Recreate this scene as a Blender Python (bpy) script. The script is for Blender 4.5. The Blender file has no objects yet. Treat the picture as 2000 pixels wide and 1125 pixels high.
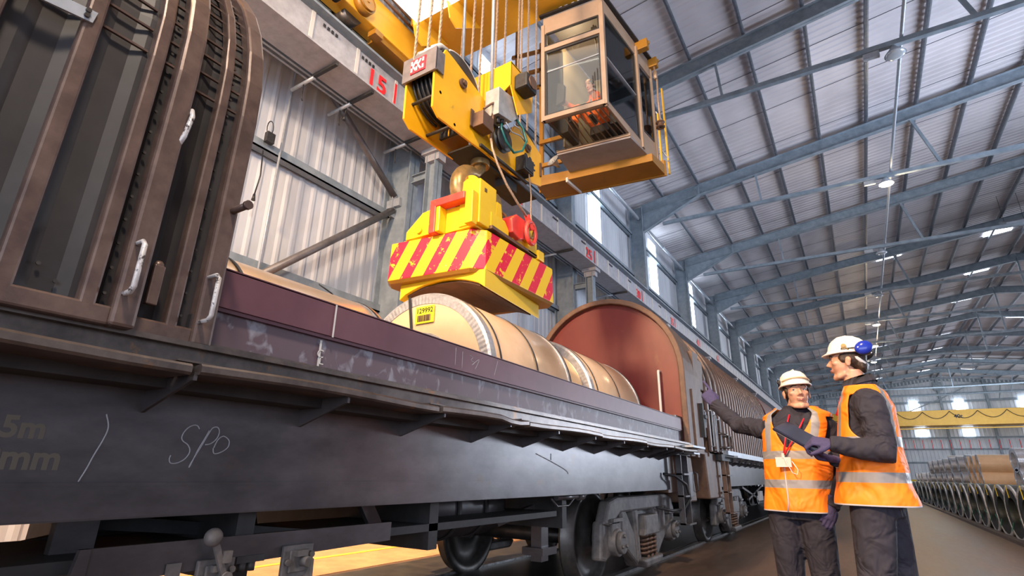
import bpy, bmesh, math, random
from mathutils import Vector, Matrix
from math import sin, cos, pi, sqrt, radians, atan2
random.seed(7)
SC = bpy.context.scene
COL = SC.collection

# ---------------------------------------------------------------- camera
cam_d = bpy.data.cameras.new('camera')
cam_d.sensor_width = 36; cam_d.lens = 36*1034.0/2000
cam_d.clip_start = .05; cam_d.clip_end = 400
cam = bpy.data.objects.new('camera', cam_d); COL.objects.link(cam)
R3 = Matrix(((.84647968, .16163296, .50729374), (.5321429, -.2876344, -.79629793), (.01720714, .94400277, -.32948851)))
# blender wants columns = local axes in world space
cam.matrix_world = Matrix.Translation((0, 0, 1.05)) @ R3.to_4x4()
SC.camera = cam

# ---------------------------------------------------------------- world, view
SC.view_settings.view_transform = 'Standard'
SC.view_settings.look = 'None'
SC.view_settings.gamma = 1.0
SC.view_settings.use_curve_mapping = False
SC.view_settings.exposure = 0.42
w = bpy.data.worlds.new('world'); SC.world = w; w.use_nodes = True
bg = w.node_tree.nodes['Background']
bg.inputs[0].default_value = (.66, .76, .95, 1); bg.inputs[1].default_value = .55

def area(name, loc, target, size, power, color, sy=None, spread=None):
    d = bpy.data.lights.new(name, 'AREA'); d.energy = power; d.color = color
    d.size = size
    if sy: d.shape = 'RECTANGLE'; d.size_y = sy
    if spread: d.spread = radians(spread)
    o = bpy.data.objects.new(name, d); COL.objects.link(o)
    o.location = loc
    v = Vector(target)-Vector(loc)
    o.rotation_euler = v.to_track_quat('-Z', 'Y').to_euler()
    return o
# warm flood lamps of the hall behind the photographer, high on the runway side and over the aisle
area('flood_lamp_left', (-3.6, -6.4, 8.1), (-2.2, 4.5, 2.0), 1.0, 2100, (1.0, .66, .38))
area('flood_lamp_aisle', (1.8, -1.6, 8.8), (-2.6, 3.5, 2.0), .9, 620, (1.0, .82, .64))
# cool daylight over the aisle and from a far door, plus unseen fills added
area('side_fill', (27, 26, 7), (0, 26, 6), 12, 300, (.74, .84, 1.0), sy=60)  # broad fill added out of view on the unbuilt side
area('daylight_door', (38, 80, 7.6), (-2, 3, 1.5), 8, 14000, (.76, .85, 1.0))
area('back_fill', (9, -14, 4), (-1, 24, 14), 22, 2000, (.74, .84, 1.0), sy=7)  # broad fill added behind the camera, aimed up at the roof
area('daylight_aisle', (14, 70, 13.5), (10, 60, 0), 16, 3200, (.8, .88, 1.0), sy=60)
area('roof_fill', (17, 17, 2.5), (1, 21, 15), 9, 2600, (.72, .82, 1.0), sy=22, spread=95)  # uplight added out of view to brighten the roof
area('end_wall_fill', (16, 88, 11), (14, 108, 4), 20, 1200, (.80, .90, 1.0), sy=6)  # extra fill added to brighten the end wall
area('yard_lamp_far_side', (-5.7, 5.5, 6.9), (-5.5, 5.6, 0), .6, 170, (1.0, .58, .28), spread=70)

# ---------------------------------------------------------------- materials
def new_mat(name):
    m = bpy.data.materials.new(name); m.use_nodes = True
    nt = m.node_tree; b = nt.nodes['Principled BSDF']
    return m, nt, b
def rgb(*c): return (c[0], c[1], c[2], 1)
def steel(name, c1, c2, rough=.5, metal=0.0, scale=6, lo=.35, hi=.7, bump=.05, stretch=(1, 1, 1), detail=6, r2=None, rust=None, rustamt=.62, rustscale=2.5):
    """painted or raw metal: two tones mixed by noise, optional rust blotches"""
    m, nt, b = new_mat(name); N = nt.nodes; L = nt.links
    tc = N.new('ShaderNodeTexCoord'); mp = N.new('ShaderNodeMapping'); mp.inputs['Scale'].default_value = stretch
    L.new(tc.outputs['Object'], mp.inputs[0])
    n = N.new('ShaderNodeTexNoise'); n.inputs['Scale'].default_value = scale; n.inputs['Detail'].default_value = detail; n.inputs['Roughness'].default_value = .65
    L.new(mp.outputs[0], n.inputs['Vector'])
    cr = N.new('ShaderNodeValToRGB'); cr.color_ramp.elements[0].position = lo; cr.color_ramp.elements[1].position = hi
    cr.color_ramp.elements[0].color = rgb(*c1); cr.color_ramp.elements[1].color = rgb(*c2)
    L.new(n.outputs[0], cr.inputs[0]); out = cr.outputs[0]
    if rust:
        n2 = N.new('ShaderNodeTexNoise'); n2.inputs['Scale'].default_value = rustscale; n2.inputs['Detail'].default_value = 9; n2.inputs['Roughness'].default_value = .7
        L.new(mp.outputs[0], n2.inputs['Vector'])
        r = N.new('ShaderNodeValToRGB'); r.color_ramp.elements[0].position = rustamt; r.color_ramp.elements[1].position = rustamt+.06
        L.new(n2.outputs[0], r.inputs[0])
        mx = N.new('ShaderNodeMix'); mx.data_type = 'RGBA'
        L.new(r.outputs[0], mx.inputs[0]); L.new(out, mx.inputs[6]); mx.inputs[7].default_value = rgb(*rust); out = mx.outputs[2]
    L.new(out, b.inputs['Base Color'])
    b.inputs['Metallic'].default_value = metal
    if r2 is not None:
        mr = N.new('ShaderNodeMapRange'); mr.inputs[3].default_value = rough; mr.inputs[4].default_value = r2
        L.new(n.outputs[0], mr.inputs[0]); L.new(mr.outputs[0], b.inputs['Roughness'])
    else: b.inputs['Roughness'].default_value = rough
    if bump:
        bp = N.new('ShaderNodeBump'); bp.inputs['Strength'].default_value = bump; bp.inputs['Distance'].default_value = .02
        L.new(n.outputs[0], bp.inputs['Height']); L.new(bp.outputs[0], b.inputs['Normal'])
    return m
def plain(name, c, rough=.5, metal=0, emit=None, es=1):
    m, nt, b = new_mat(name); b.inputs['Base Color'].default_value = rgb(*c)
    b.inputs['Roughness'].default_value = rough; b.inputs['Metallic'].default_value = metal
    if emit: b.inputs['Emission Color'].default_value = rgb(*emit); b.inputs['Emission Strength'].default_value = es
    return m
def glassm(name, c=(.8, .85, .85), alpha=.25, rough=.03):
    m, nt, b = new_mat(name); N = nt.nodes; L = nt.links
    out = N['Material Output']; N.remove(b)
    t = N.new('ShaderNodeBsdfTransparent'); t.inputs[0].default_value = rgb(*c)
    g = N.new('ShaderNodeBsdfGlossy'); g.inputs['Roughness'].default_value = rough
    f = N.new('ShaderNodeFresnel'); f.inputs[0].default_value = 1.16
    ad = N.new('ShaderNodeMath'); ad.operation = 'ADD'; ad.inputs[1].default_value = alpha*.15; L.new(f.outputs[0], ad.inputs[0])
    mx = N.new('ShaderNodeMixShader'); L.new(ad.outputs[0], mx.inputs[0]); L.new(t.outputs[0], mx.inputs[1]); L.new(g.outputs[0], mx.inputs[2])
    L.new(mx.outputs[0], out.inputs[0]); return m

M = {}
M['steelwork'] = steel('blue_grey_steelwork', (.16, .20, .24), (.26, .31, .36), .55, scale=3, bump=.02)
M['galv'] = steel('galvanised_steel', (.30, .33, .37), (.42, .45, .50), .4, .3, scale=9, bump=.02)
M['purlin'] = steel('galvanised_purlin', (.16, .18, .22), (.24, .27, .31), .45, .3, scale=5, bump=0)
M['roof'] = steel('roof_sheet', (.42, .40, .43), (.56, .53, .56), .5, 0, scale=.35, bump=0, detail=3)
M['wallsheet'] = steel('wall_sheet', (.44, .46, .51), (.58, .60, .64), .42, 0, scale=1.2, bump=0, stretch=(1, 1, .3))
M['girder'] = steel('runway_girder_paint', (.30, .30, .33), (.42, .42, .46), .5, 0, scale=5, bump=.03, rust=(.30, .22, .17), rustamt=.66, rustscale=1.2)
M['stripe'] = plain('pale_marking_paint', (.55, .52, .50), .6)
M['redpaint'] = plain('red_marking_paint', (.75, .02, .03), .5)
M['daylight'] = plain('bright_rooflight_sheet', (.8, .85, .9), .5, emit=(.76, .88, 1.0), es=7)
M['dark'] = plain('dark_void', (.015, .015, .018), .7)
M['black'] = steel('black_rubber', (.012, .012, .014), (.03, .03, .033), .5, scale=20, bump=.02)
M['zinc'] = steel('bright_zinc', (.50, .50, .52), (.72, .72, .74), .25, .8, scale=12, bump=.01)

# ---------------------------------------------------------------- mesh tools
class MB:
    def __init__(s): s.v = []; s.f = []; s.mi = []; s.sm = []
    def add(s, vs, fs, mi=0, smooth=False, mat=None):
        o = len(s.v)
        for p in vs:
            p = Vector(p)
            if mat is not None: p = mat @ p
            s.v.append(p)
        for f in fs: s.f.append([o+i for i in f]); s.mi.append(mi); s.sm.append(smooth)
        return s
    def box(s, a, b, mi=0, mat=None):
        (x0, y0, z0), (x1, y1, z1) = a, b
        x0, x1 = min(x0, x1), max(x0, x1); y0, y1 = min(y0, y1), max(y0, y1); z0, z1 = min(z0, z1), max(z0, z1)
        v = [(x0, y0, z0), (x1, y0, z0), (x1, y1, z0), (x0, y1, z0), (x0, y0, z1), (x1, y0, z1), (x1, y1, z1), (x0, y1, z1)]
        f = [(0, 3, 2, 1), (4, 5, 6, 7), (0, 1, 5, 4), (1, 2, 6, 5), (2, 3, 7, 6), (3, 0, 4, 7)]
        return s.add(v, f, mi, False, mat)
    def hexa(s, v8, mi=0, mat=None):
        f = [(0, 3, 2, 1), (4, 5, 6, 7), (0, 1, 5, 4), (1, 2, 6, 5), (2, 3, 7, 6), (3, 0, 4, 7)]
        return s.add(v8, f, mi, False, mat)
    def prism(s, poly, axis, a, b, mi=0, mat=None):
        """poly of 2d points extruded along axis; axis 'x': (y,z), 'y': (x,z), 'z': (x,y)"""
        def P(p, t):
            return {'x': (t, p[0], p[1]), 'y': (p[0], t, p[1]), 'z': (p[0], p[1], t)}[axis]
        n = len(poly)
        area2 = sum(poly[i][0]*poly[(i+1) % n][1]-poly[(i+1) % n][0]*poly[i][1] for i in range(n))
        if area2 < 0: poly = poly[::-1]
        lo, hi = min(a, b), max(a, b)
        v = [P(p, lo) for p in poly]+[P(p, hi) for p in poly]
        flip = axis == 'y'
        f = [tuple(range(n))[::-1], tuple(range(n, 2*n))]+[(i, (i+1) % n, n+(i+1) % n, n+i) for i in range(n)]
        if flip: f = [t[::-1] for t in f]
        return s.add(v, f, mi, False, mat)
    def beam(s, p0, p1, w, h, mi=0, up=(0, 0, 1)):
        p0 = Vector(p0); p1 = Vector(p1); d = (p1-p0).normalized(); u = Vector(up)
        if abs(d.dot(u)) > .98: u = Vector((1, 0, 0))
        r = d.cross(u).normalized(); u = r.cross(d).normalized()
        v = []
        for p in (p0, p1):
            for a, b in ((-1, -1), (1, -1), (1, 1), (-1, 1)): v.append(p+r*a*w/2+u*b*h/2)
        return s.add(v, [(0, 3, 2, 1)[::-1], (4, 5, 6, 7)[::-1], (0, 1, 5, 4)[::-1], (1, 2, 6, 5)[::-1], (2, 3, 7, 6)[::-1], (3, 0, 4, 7)[::-1]], mi)
    def ibeam(s, p0, p1, w, h, t=.02, mi=0, up=(0, 0, 1)):
        p0 = Vector(p0); p1 = Vector(p1); d = (p1-p0).normalized(); u = Vector(up)
        if abs(d.dot(u)) > .98: u = Vector((1, 0, 0))
        r = d.cross(u).normalized(); u = r.cross(d).normalized()
        s.beam(p0, p1, t, h, mi, u); o = u*(h/2-t/2)
        s.beam(p0+o, p1+o, w, t, mi, u); s.beam(p0-o, p1-o, w, t, mi, u); return s
    def rings(s, rs, mi=0, smooth=True, cap=True, closed=False):
        n = len(rs[0]); o = len(s.v)
        for r in rs: s.v += [Vector(p) for p in r]
        m = len(rs)
        for j in range(m if closed else m-1):
            for i in range(n):
                a = o+j*n+i; b = o+j*n+(i+1) % n; jn = (j+1) % m
                c = o+jn*n+(i+1) % n; d = o+jn*n+i
                s.f.append([a, b, c, d]); s.mi.append(mi); s.sm.append(smooth)
        if cap and not closed:
            s.f.append([o+i for i in range(n)][::-1]); s.mi.append(mi); s.sm.append(False)
            s.f.append([o+(m-1)*n+i for i in range(n)]); s.mi.append(mi); s.sm.append(False)
        return s
    def tube(s, pts, r, n=8, mi=0, cap=True, closed=False):
        pts = [Vector(p) for p in pts]; m = len(pts)
        rr = r if isinstance(r, (list, tuple)) else [r]*m
        prev = None; rs = []
        for i, p in enumerate(pts):
            if closed: d = pts[(i+1) % m]-pts[(i-1) % m]
            else: d = (pts[min(i+1, m-1)]-pts[max(i-1, 0)])
            d.normalize()
            if prev is None:
                u = Vector((0, 0, 1)) if abs(d.z) < .9 else Vector((1, 0, 0))
            else: u = prev
            a = (u-d*u.dot(d)).normalized(); b = d.cross(a); prev = a
            rs.append([p+(a*cos(2*pi*k/n)+b*sin(2*pi*k/n))*rr[i] for k in range(n)])
        return s.rings(rs, mi, True, cap, closed)
    def cyl(s, p0, p1, r, n=16, mi=0, r2=None):
        return s.tube([p0, p1], [r, r if r2 is None else r2], n, mi)
    def ball(s, c, r, n=14, m=8, mi=0, mat=None):
        c = Vector(c)
        if not isinstance(r, (list, tuple)): r = (r, r, r)
        rs = []
        for j in range(1, m):
            t = pi*j/m
            rs.append([c+Vector((r[0]*sin(t)*cos(2*pi*k/n), r[1]*sin(t)*sin(2*pi*k/n), -r[2]*cos(t))) for k in range(n)])
        o = len(s.v); s.rings(rs, mi, True, False)
        s.v += [c-Vector((0, 0, r[2])), c+Vector((0, 0, r[2]))]; a = len(s.v)-2
        for k in range(n):
            s.f.append([a, o+(k+1) % n, o+k]); s.mi.append(mi); s.sm.append(True)
            q = o+(m-2)*n; s.f.append([a+1, q+k, q+(k+1) % n]); s.mi.append(mi); s.sm.append(True)
        if mat is not None:
            for i in range(o, len(s.v)): s.v[i] = mat @ s.v[i]
        return s
    def xform(s, mat): s.v = [mat @ p for p in s.v]; return s
    def ring_plate(s, c, axis, ro, ri, t, n=48, mi=0):
        """flat annulus of thickness t; axis 'x' or 'y' or 'z'"""
        c = Vector(c)
        ax = {'x': (Vector((0, 1, 0)), Vector((0, 0, 1)), Vector((1, 0, 0))), 'y': (Vector((1, 0, 0)), Vector((0, 0, 1)), Vector((0, 1, 0))), 'z': (Vector((1, 0, 0)), Vector((0, 1, 0)), Vector((0, 0, 1)))}[axis]
        rs = []
        for (r, q) in ((ro, -t/2), (ro, t/2), (ri, t/2), (ri, -t/2)):
            rs.append([c+ax[0]*r*cos(2*pi*k/n)+ax[1]*r*sin(2*pi*k/n)+ax[2]*q for k in range(n)])
        return s.rings(rs, mi, False, False, True)
    def revolve(s, prof, c, axis='y', n=48, mi=0, smooth=True, closed=False):
        """prof: list of (radius, along)"""
        c = Vector(c)
        ax = {'x': (Vector((0, 1, 0)), Vector((0, 0, 1)), Vector((1, 0, 0))), 'y': (Vector((0, 0, 1)), Vector((1, 0, 0)), Vector((0, 1, 0))), 'z': (Vector((1, 0, 0)), Vector((0, 1, 0)), Vector((0, 0, 1)))}[axis]
        rs = [[c+ax[0]*r*cos(2*pi*k/n)+ax[1]*r*sin(2*pi*k/n)+ax[2]*q for k in range(n)] for r, q in prof]
        return s.rings(rs, mi, smooth, not closed, closed)
    def build(s, name, mats, parent=None, bevel=0, subsurf=0, origin=None):
        me = bpy.data.meshes.new(name)
        if not isinstance(mats, (list, tuple)): mats = [mats]
        off = Vector((0, 0, 0))
        o = bpy.data.objects.new(name, me); COL.objects.link(o)
        if parent is not None:
            r = parent; off = Vector((0, 0, 0))
            while r is not None: off = off+r.location; r = r.parent
            o.parent = parent
        else:
            if origin is not None: off = Vector(origin)
            elif s.v:
                xs = [p.x for p in s.v]; ys = [p.y for p in s.v]; zs = [p.z for p in s.v]
                off = Vector(((min(xs)+max(xs))/2, (min(ys)+max(ys))/2, min(zs)))
            o.location = off
        me.from_pydata([p-off for p in s.v], [], s.f)
        for mt in mats: me.materials.append(M[mt] if isinstance(mt, str) else mt)
        me.polygons.foreach_set('material_index', s.mi)
        me.polygons.foreach_set('use_smooth', s.sm)
        me.update()
        bm = bmesh.new(); bm.from_mesh(me); bmesh.ops.recalc_face_normals(bm, faces=bm.faces); bm.to_mesh(me); bm.free()
        if bevel:
            md = o.modifiers.new('bevel', 'BEVEL'); md.width = bevel; md.segments = 2; md.limit_method = 'ANGLE'; md.angle_limit = radians(40)
        if subsurf:
            md = o.modifiers.new('sub', 'SUBSURF'); md.levels = subsurf; md.render_levels = subsurf
        return o
def tag(o, label=None, cat=None, group=None, kind=None):
    if label: o['label'] = label
    if cat: o['category'] = cat
    if group: o['group'] = group
    if kind: o['kind'] = kind
    return o
def thing(name, loc, label, cat, group=None, rz=0):
    o = bpy.data.objects.new(name, None); COL.objects.link(o); o.location = loc; o.rotation_euler = (0, 0, rz)
    o.empty_display_size = .2
    return tag(o, label, cat, group)
def children_of(o): return [c for c in o.children]
def copy_tree(o, parent=None):
    c = o.copy(); COL.objects.link(c); c.parent = parent
    for ch in children_of(o):
        copy_tree(ch, c)
    return c
def struct(o): o['kind'] = 'structure'; return o
def text_mesh(txt, size, depth=.002, spacing=1.0, bold=0.0):
    cu = bpy.data.curves.new('t', 'FONT'); cu.body = txt; cu.size = size; cu.extrude = depth; cu.align_x = 'CENTER'; cu.align_y = 'CENTER'
    cu.space_character = spacing; cu.offset = bold; cu.resolution_u = 3
    o = bpy.data.objects.new('t', cu); COL.objects.link(o)
    bpy.context.view_layer.update()
    me = bpy.data.meshes.new_from_object(o.evaluated_get(bpy.context.evaluated_depsgraph_get()))
    bpy.data.objects.remove(o); mb = MB()
    mb.add([v.co.copy() for v in me.vertices], [list(p.vertices) for p in me.polygons])
    bpy.data.meshes.remove(me)
    return mb
def place_text(txt, size, pos, right, up, parent, name, mat, depth=.002, spacing=1.0, bold=0.0):
    mb = text_mesh(txt, size, depth, spacing, bold)
    r = Vector(right).normalized(); u = Vector(up); u = (u-r*u.dot(r)).normalized(); n = r.cross(u)
    m = Matrix((r, u, n)).transposed().to_4x4(); m.translation = Vector(pos)
    mb.xform(m); return mb.build(name, mat, parent)
def fuse(name, mb, mat, parent=None, voxel=.01, smooth=4, origin=None, sub=0):
    """closed lofts melted into one continuous skin"""
    o = mb.build(name, mat, parent, origin=origin)
    md = o.modifiers.new('r', 'REMESH'); md.mode = 'VOXEL'; md.voxel_size = voxel; md.use_smooth_shade = True
    ms = o.modifiers.new('s', 'SMOOTH'); ms.factor = .5; ms.iterations = smooth
    bpy.context.view_layer.update()
    dg = bpy.context.evaluated_depsgraph_get()
    me = bpy.data.meshes.new_from_object(o.evaluated_get(dg))
    old = o.data; o.modifiers.clear(); o.data = me; me.name = name
    for p in me.polygons: p.use_smooth = True
    if not me.materials:
        me.materials.append(M[mat] if isinstance(mat, str) else mat)
    bpy.data.meshes.remove(old)
    return o
# ================================================================ the hall
FY = [7.7+8.4*k for k in range(-2, 13)]       # portal frames
def zroof(x):
    x = x if x < 11.9 else 23.8-x
    return 14.42+.125*(x+7.4)
# floor
m, nt, b = new_mat('worn_concrete_floor'); N = nt.nodes; L = nt.links
tc = N.new('ShaderNodeTexCoord')
mp = N.new('ShaderNodeMapping'); mp.inputs['Scale'].default_value = (1.0, .16, 1); L.new(tc.outputs['Object'], mp.inputs[0])
n1 = N.new('ShaderNodeTexNoise'); n1.inputs['Scale'].default_value = 1.6; n1.inputs['Detail'].default_value = 10; n1.inputs['Roughness'].default_value = .7
L.new(mp.outputs[0], n1.inputs['Vector'])
cr = N.new('ShaderNodeValToRGB'); cr.color_ramp.elements[0].position = .3; cr.color_ramp.elements[0].color = (.060, .036, .024, 1)
cr.color_ramp.elements[1].position = .72; cr.color_ramp.elements[1].color = (.25, .155, .105, 1)
L.new(n1.outputs[0], cr.inputs[0])
n2 = N.new('ShaderNodeTexNoise'); n2.inputs['Scale'].default_value = 22; n2.inputs['Detail'].default_value = 6
L.new(mp.outputs[0], n2.inputs['Vector'])
mx = N.new('ShaderNodeMix'); mx.data_type = 'RGBA'; mx.blend_type = 'MULTIPLY'; mx.inputs[0].default_value = .55
L.new(cr.outputs[0], mx.inputs[6]); L.new(n2.outputs[0], mx.inputs[7]); L.new(mx.outputs[2], b.inputs['Base Color'])
b.inputs['Roughness'].default_value = .42
mr = N.new('ShaderNodeMapRange'); mr.inputs[3].default_value = .28; mr.inputs[4].default_value = .6
L.new(n1.outputs[0], mr.inputs[0]); L.new(mr.outputs[0], b.inputs['Roughness'])
bp = N.new('ShaderNodeBump'); bp.inputs['Strength'].default_value = .15; L.new(n2.outputs[0], bp.inputs['Height']); L.new(bp.outputs[0], b.inputs['Normal'])
M['floor'] = m
M['lamplit'] = steel('lamplit_concrete', (.34, .20, .11), (.50, .31, .17), .6, scale=3)  # warm lamplight on the floor beyond the wagon is put into this colour
struct(MB().box((-9, -12, -.3), (33, 109, 0)).build('floor', 'floor'))
struct(MB().box((-8.3, -6, 0), (-5.0, 30, .004)).build('floor_lamplit_strip', 'lamplit'))
M['ballast'] = steel('dark_oily_trackbed', (.02, .02, .022), (.06, .055, .05), .35, scale=5)
struct(MB().box((-4.9, -8, 0), (-2.62, 108, .006)).build('floor_trackbed', 'ballast'))

# left wall: trapezoid sheeting
def corrugated(y0, y1, pitch, f0, f1, d, wid=.35):
    """list of (y, offset) profile points"""
    out = []; y = y0
    while y < y1:
        out += [(y, 0), (y+pitch*(1-wid)*.85, 0), (y+pitch*(1-wid*.75), d), (y+pitch*.97, d)]
        y += pitch
    return out
pr = corrugated(-6, 108.5, .29, 0, 0, .018, .3)
mb = MB(); v = []; f = []
WZ = [-.0, 4.4, 8.9, 14.5]
for (y, d) in pr:
    for z in WZ: v.append((-8.52+d, y, z))
n = len(WZ)
for i in range(len(pr)-1):
    for j in range(n-1): f.append((i*n+j, (i+1)*n+j, (i+1)*n+j+1, i*n+j+1))
mb.add(v, f); mb.box((-8.75, -6, 0), (-8.6, 108.5, 14.4))
struct(mb.build('wall_left', 'wallsheet'))
# clerestory lights, one strip a bay
k = 0
for y in FY[2:]:
    k += 1
    struct(MB().box((-8.47, y+3.45, 10.75), (-8.44, y+4.65, 14.05)).build('window_%d' % k, 'daylight'))
# roof sheeting, both slopes
for side in (0, 1):
    pr = corrugated(-8, 108.5, .30, 0, 0, .03, .4)
    X = [-8.6, 11.9] if side == 0 else [11.9, 32.4]
    v = []; f = []
    for (y, d) in pr:
        for x in X: v.append((x, y, zroof(x)+.26-d))
    for i in range(len(pr)-1): f.append((2*i, 2*i+1, 2*i+3, 2*i+2))
    # thin outer skin so that the sheet has thickness and dark lap joints
    mb = MB().add(v, f)
    v2 = [(x, y, zroof(x)+.45) for y in (-8, 108.5) for x in X]
    mb.add(v2, [(0, 1, 3, 2)])
    struct(mb.build('ceiling_left' if side == 0 else 'ceiling_right', 'roof'))
# dark lap strips between roof sheets
mb = MB()
y = -6.0
M['lap'] = plain('dark_sheet_lap', (.10, .10, .12), .6)
while y < 100:
    mb.beam((-8.4, y, zroof(-8.4)+.218), (11.8, y, zroof(11.8)+.218), .018, .01); y += 2.7
struct(mb.build('ceiling_lap_strips', 'lap'))
# rooflights far down the hall
k = 20
for yy in FY[6:-1]:
    for xx, ln in ((9.4, 2.2), (3.2, 1.5), (14.6, 2.2)):
        k += 1; y = yy+1.2
        a = (xx, y, zroof(xx)+.18); c = (xx+1.5, y+ln, 0)
        z1 = zroof(xx+1.5)+.18
        struct(MB().add([(xx, y, zroof(xx)+.18), (xx+1.5, y, z1), (xx+1.5, y+ln, z1), (xx, y+ln, zroof(xx)+.18)], [(0, 1, 2, 3)]).build('window_%d' % k, 'daylight'))
# end wall
mb = MB(); v = []; f = []
xs = corrugated(-8.6, 32.4, .5, 0, 0, .05)
for (x, d) in xs: v += [(x, 108.5-d, 0), (x, 108.5-d, zroof(x)+.2)]
for i in range(len(xs)-1): f.append((2*i, 2*i+2, 2*i+3, 2*i+1))
mb.add(v, f); mb.box((-8.6, 108.6, 0), (32.4, 108.8, 14))
struct(mb.build('wall_end', 'wallsheet'))
mb = MB()
for z in (3.6, 5.6, 7.3, 11.4, 12.7, 14.0, 15.2): mb.box((-7.5, 108.25, z), (31, 108.42, z+.18))
for x in [-4.5, .2, 5.3, 11.9, 17.6, 23.4, 28]: mb.box((x, 108.0, 0), (x+.3, 108.4, zroof(x)))
mb.beam((11.9, 107.9, 13.2), (17.6, 107.9, 16), .15, .15); mb.beam((11.9, 107.9, 13.2), (6.3, 107.9, 10.9), .15, .15)
mb.box((11.5, 107.9, 14.6), (12.6, 108.2, 15.9))
struct(mb.build('trim_end_wall_rails', 'steelwork'))
for i, x in enumerate((7.9, 13.7, 21.3)):
    struct(MB().box((x, 108.1, 10.95), (x+1.15, 108.2, 13.1)).build('window_%d' % (60+i), 'daylight'))
    struct(MB().box((x+.25, 108.1, 7.6), (x+1.5, 108.2, 8.6)).build('window_%d' % (65+i), 'daylight'))
# ---- portal frames
def frame_parts(y, root):
    c = MB(); c.ibeam((-7.98, y, 0), (-7.98, y, 14.3), .30, .74, .03, up=(1, 0, 0)); c.build('column', 'steelwork', root)
    c = MB(); c.ibeam((31.78, y, 0), (31.78, y, 14.3), .30, .74, .03, up=(1, 0, 0)); c.build('column', 'steelwork', root)
    for s in (0, 1):
        def X(x): return x if s == 0 else 23.8-x
        r = MB(); r.ibeam((X(-7.6), y, zroof(-7.6)-.3), (X(11.9), y, zroof(11.9)-.3), .24, .56, .03)
        r.build('rafter', 'steelwork', root)
        h = MB(); h.prism([(X(-7.6), 12.85), (X(-4.7), zroof(-4.7)-.56), (X(-7.6), zroof(-7.6)-.56)], 'y', y-.02, y+.02)
        h.beam((X(-7.6), y, 12.85), (X(-4.7), y, zroof(-4.7)-.57), .22, .025)
        h.build('haunch', 'steelwork', root)
        t = MB(); t.beam((X(-6.6), y, 13.1), (X(11.9), y, 12.92), .16, .16)
        t.build('tie_beam', 'steelwork', root)
        g = MB(); g.beam((X(-2.0), y, 13.0), (X(-2.1), y, zroof(-2)-.5), .08, .08, up=(0, 1, 0)); g.build('hanger', 'steelwork', root)
        g = MB(); g.beam((X(4.6), y, 13.0), (X(4.0), y, zroof(4)-.5), .10, .10, up=(0, 1, 0)); g.build('hanger', 'steelwork', root)
    g = MB(); g.beam((11.9, y, 12.9), (11.9, y, 16.3), .10, .10); g.build('hanger', 'steelwork', root)
    for x in (-4.7, 11.9, 28.5): MB().beam((x, y-.13, zroof(x)-.57), (x, y-.13, zroof(x)-.02), .05, .03).build('stiffener', 'steelwork', root)
ordinal = ['second', 'third', 'fourth', 'fifth', 'sixth', 'seventh', 'eighth', 'ninth', 'tenth', 'eleventh', 'twelfth', 'thirteenth', 'fourteenth', 'fifteenth']
root0 = None
GF = 'steel portal frames of the hall'
for i, y in enumerate(FY):
    lab = ['steel roof frame just behind the overhead crane girders', 'steel roof frame over the near end of the wagon'][min(i, 1)]
    if i == 2: lab = 'steel frame whose column meets two brace pipes, left of the magnet'
    if i == 3: lab = 'portal frame whose rafter crosses the top edge right of the crane cab'
    if i == 4: lab = 'portal frame with its eave column just right of the crane cab floor'
    if i >= 5: lab = 'blue-grey portal frame, %s beyond the one beside the crane cab floor' % (['next', 'second', 'third', 'fourth', 'fifth', 'sixth', 'seventh', 'eighth', 'ninth', 'tenth'][i-5])
    if root0 is None:
        root0 = thing('portal_frame', (11.9, y, 0), lab, 'roof frame', GF); frame_parts(y, root0); r = root0
    else:
        r = copy_tree(root0); r.location = (11.9, y, 0); tag(r, lab)
# purlins: each one long section
GP = 'roof purlins running the length of the hall'
pos = ['at the eave on the crane side'] + ['%s up from the crane-side eave' % o for o in ordinal[:10]]
p0 = None
for i in range(11):
    x = -6.5+1.8*i
    for s in (0, 1):
        xx = x if s == 0 else 23.8-x
        if s == 1 and i < 3: continue
        lab = 'thin roof purlin, '+(pos[i] if s == 0 else '%s down from the ridge on the far slope' % (['first', 'second', 'third', 'fourth', 'fifth', 'sixth', 'seventh', 'eighth'][10-i]))
        if p0 is None:
            p0 = MB().box((xx-.035, -7.5, zroof(xx)), (xx+.035, 108.3, zroof(xx)+.2)).box((xx-.035, -7.5, zroof(xx)), (xx+.08, 108.3, zroof(xx)+.02)).build('roof_purlin', 'purlin', origin=(xx, 50, zroof(xx)))
            o = p0
        else:
            o = p0.copy(); COL.objects.link(o); o.location = (xx, 50, zroof(xx))
        tag(o, lab, 'purlin', GP)
# wall rails
labs = ['lowest horizontal rail on the ribbed wall, just above the wagon side', 'horizontal wall rail half way up the ribbed wall behind the brace pipes', 'horizontal wall rail hidden behind the runway girder',
        'horizontal wall rail along the foot of the clerestory strips', 'horizontal wall rail across the middle of the clerestory strips']
for z, lb in zip((4.25, 6.5, 8.75, 10.55, 12.85), labs):
    mb = MB(); mb.box((-8.47, -6, z), (-8.25, 108, z+.03)); mb.box((-8.27, -6, z), (-8.25, 108, z+.17)); mb.box((-8.46, -6, z), (-8.44, 108, z+.17))
    tag(mb.build('wall_rail', 'steelwork'), lb, 'wall rail', 'horizontal rails of the ribbed wall')
# drop rods in the first bay + bottle
for i, (y, lb) in enumerate(((4.8, 'thin vertical hanger rod on the ribbed wall beside the dark wagon hood'), (13.3, 'thin vertical hanger rod behind the runway girder past the crane block'), (21.2, 'thin vertical hanger rod right of the bright clerestory strip beyond the crane cab'))):
    tag(MB().cyl((-8.2, y, 2.2), (-8.2, y, 8.8), .022, 8).build('hanger_rod', 'galv'), lb, 'rod')
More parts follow.
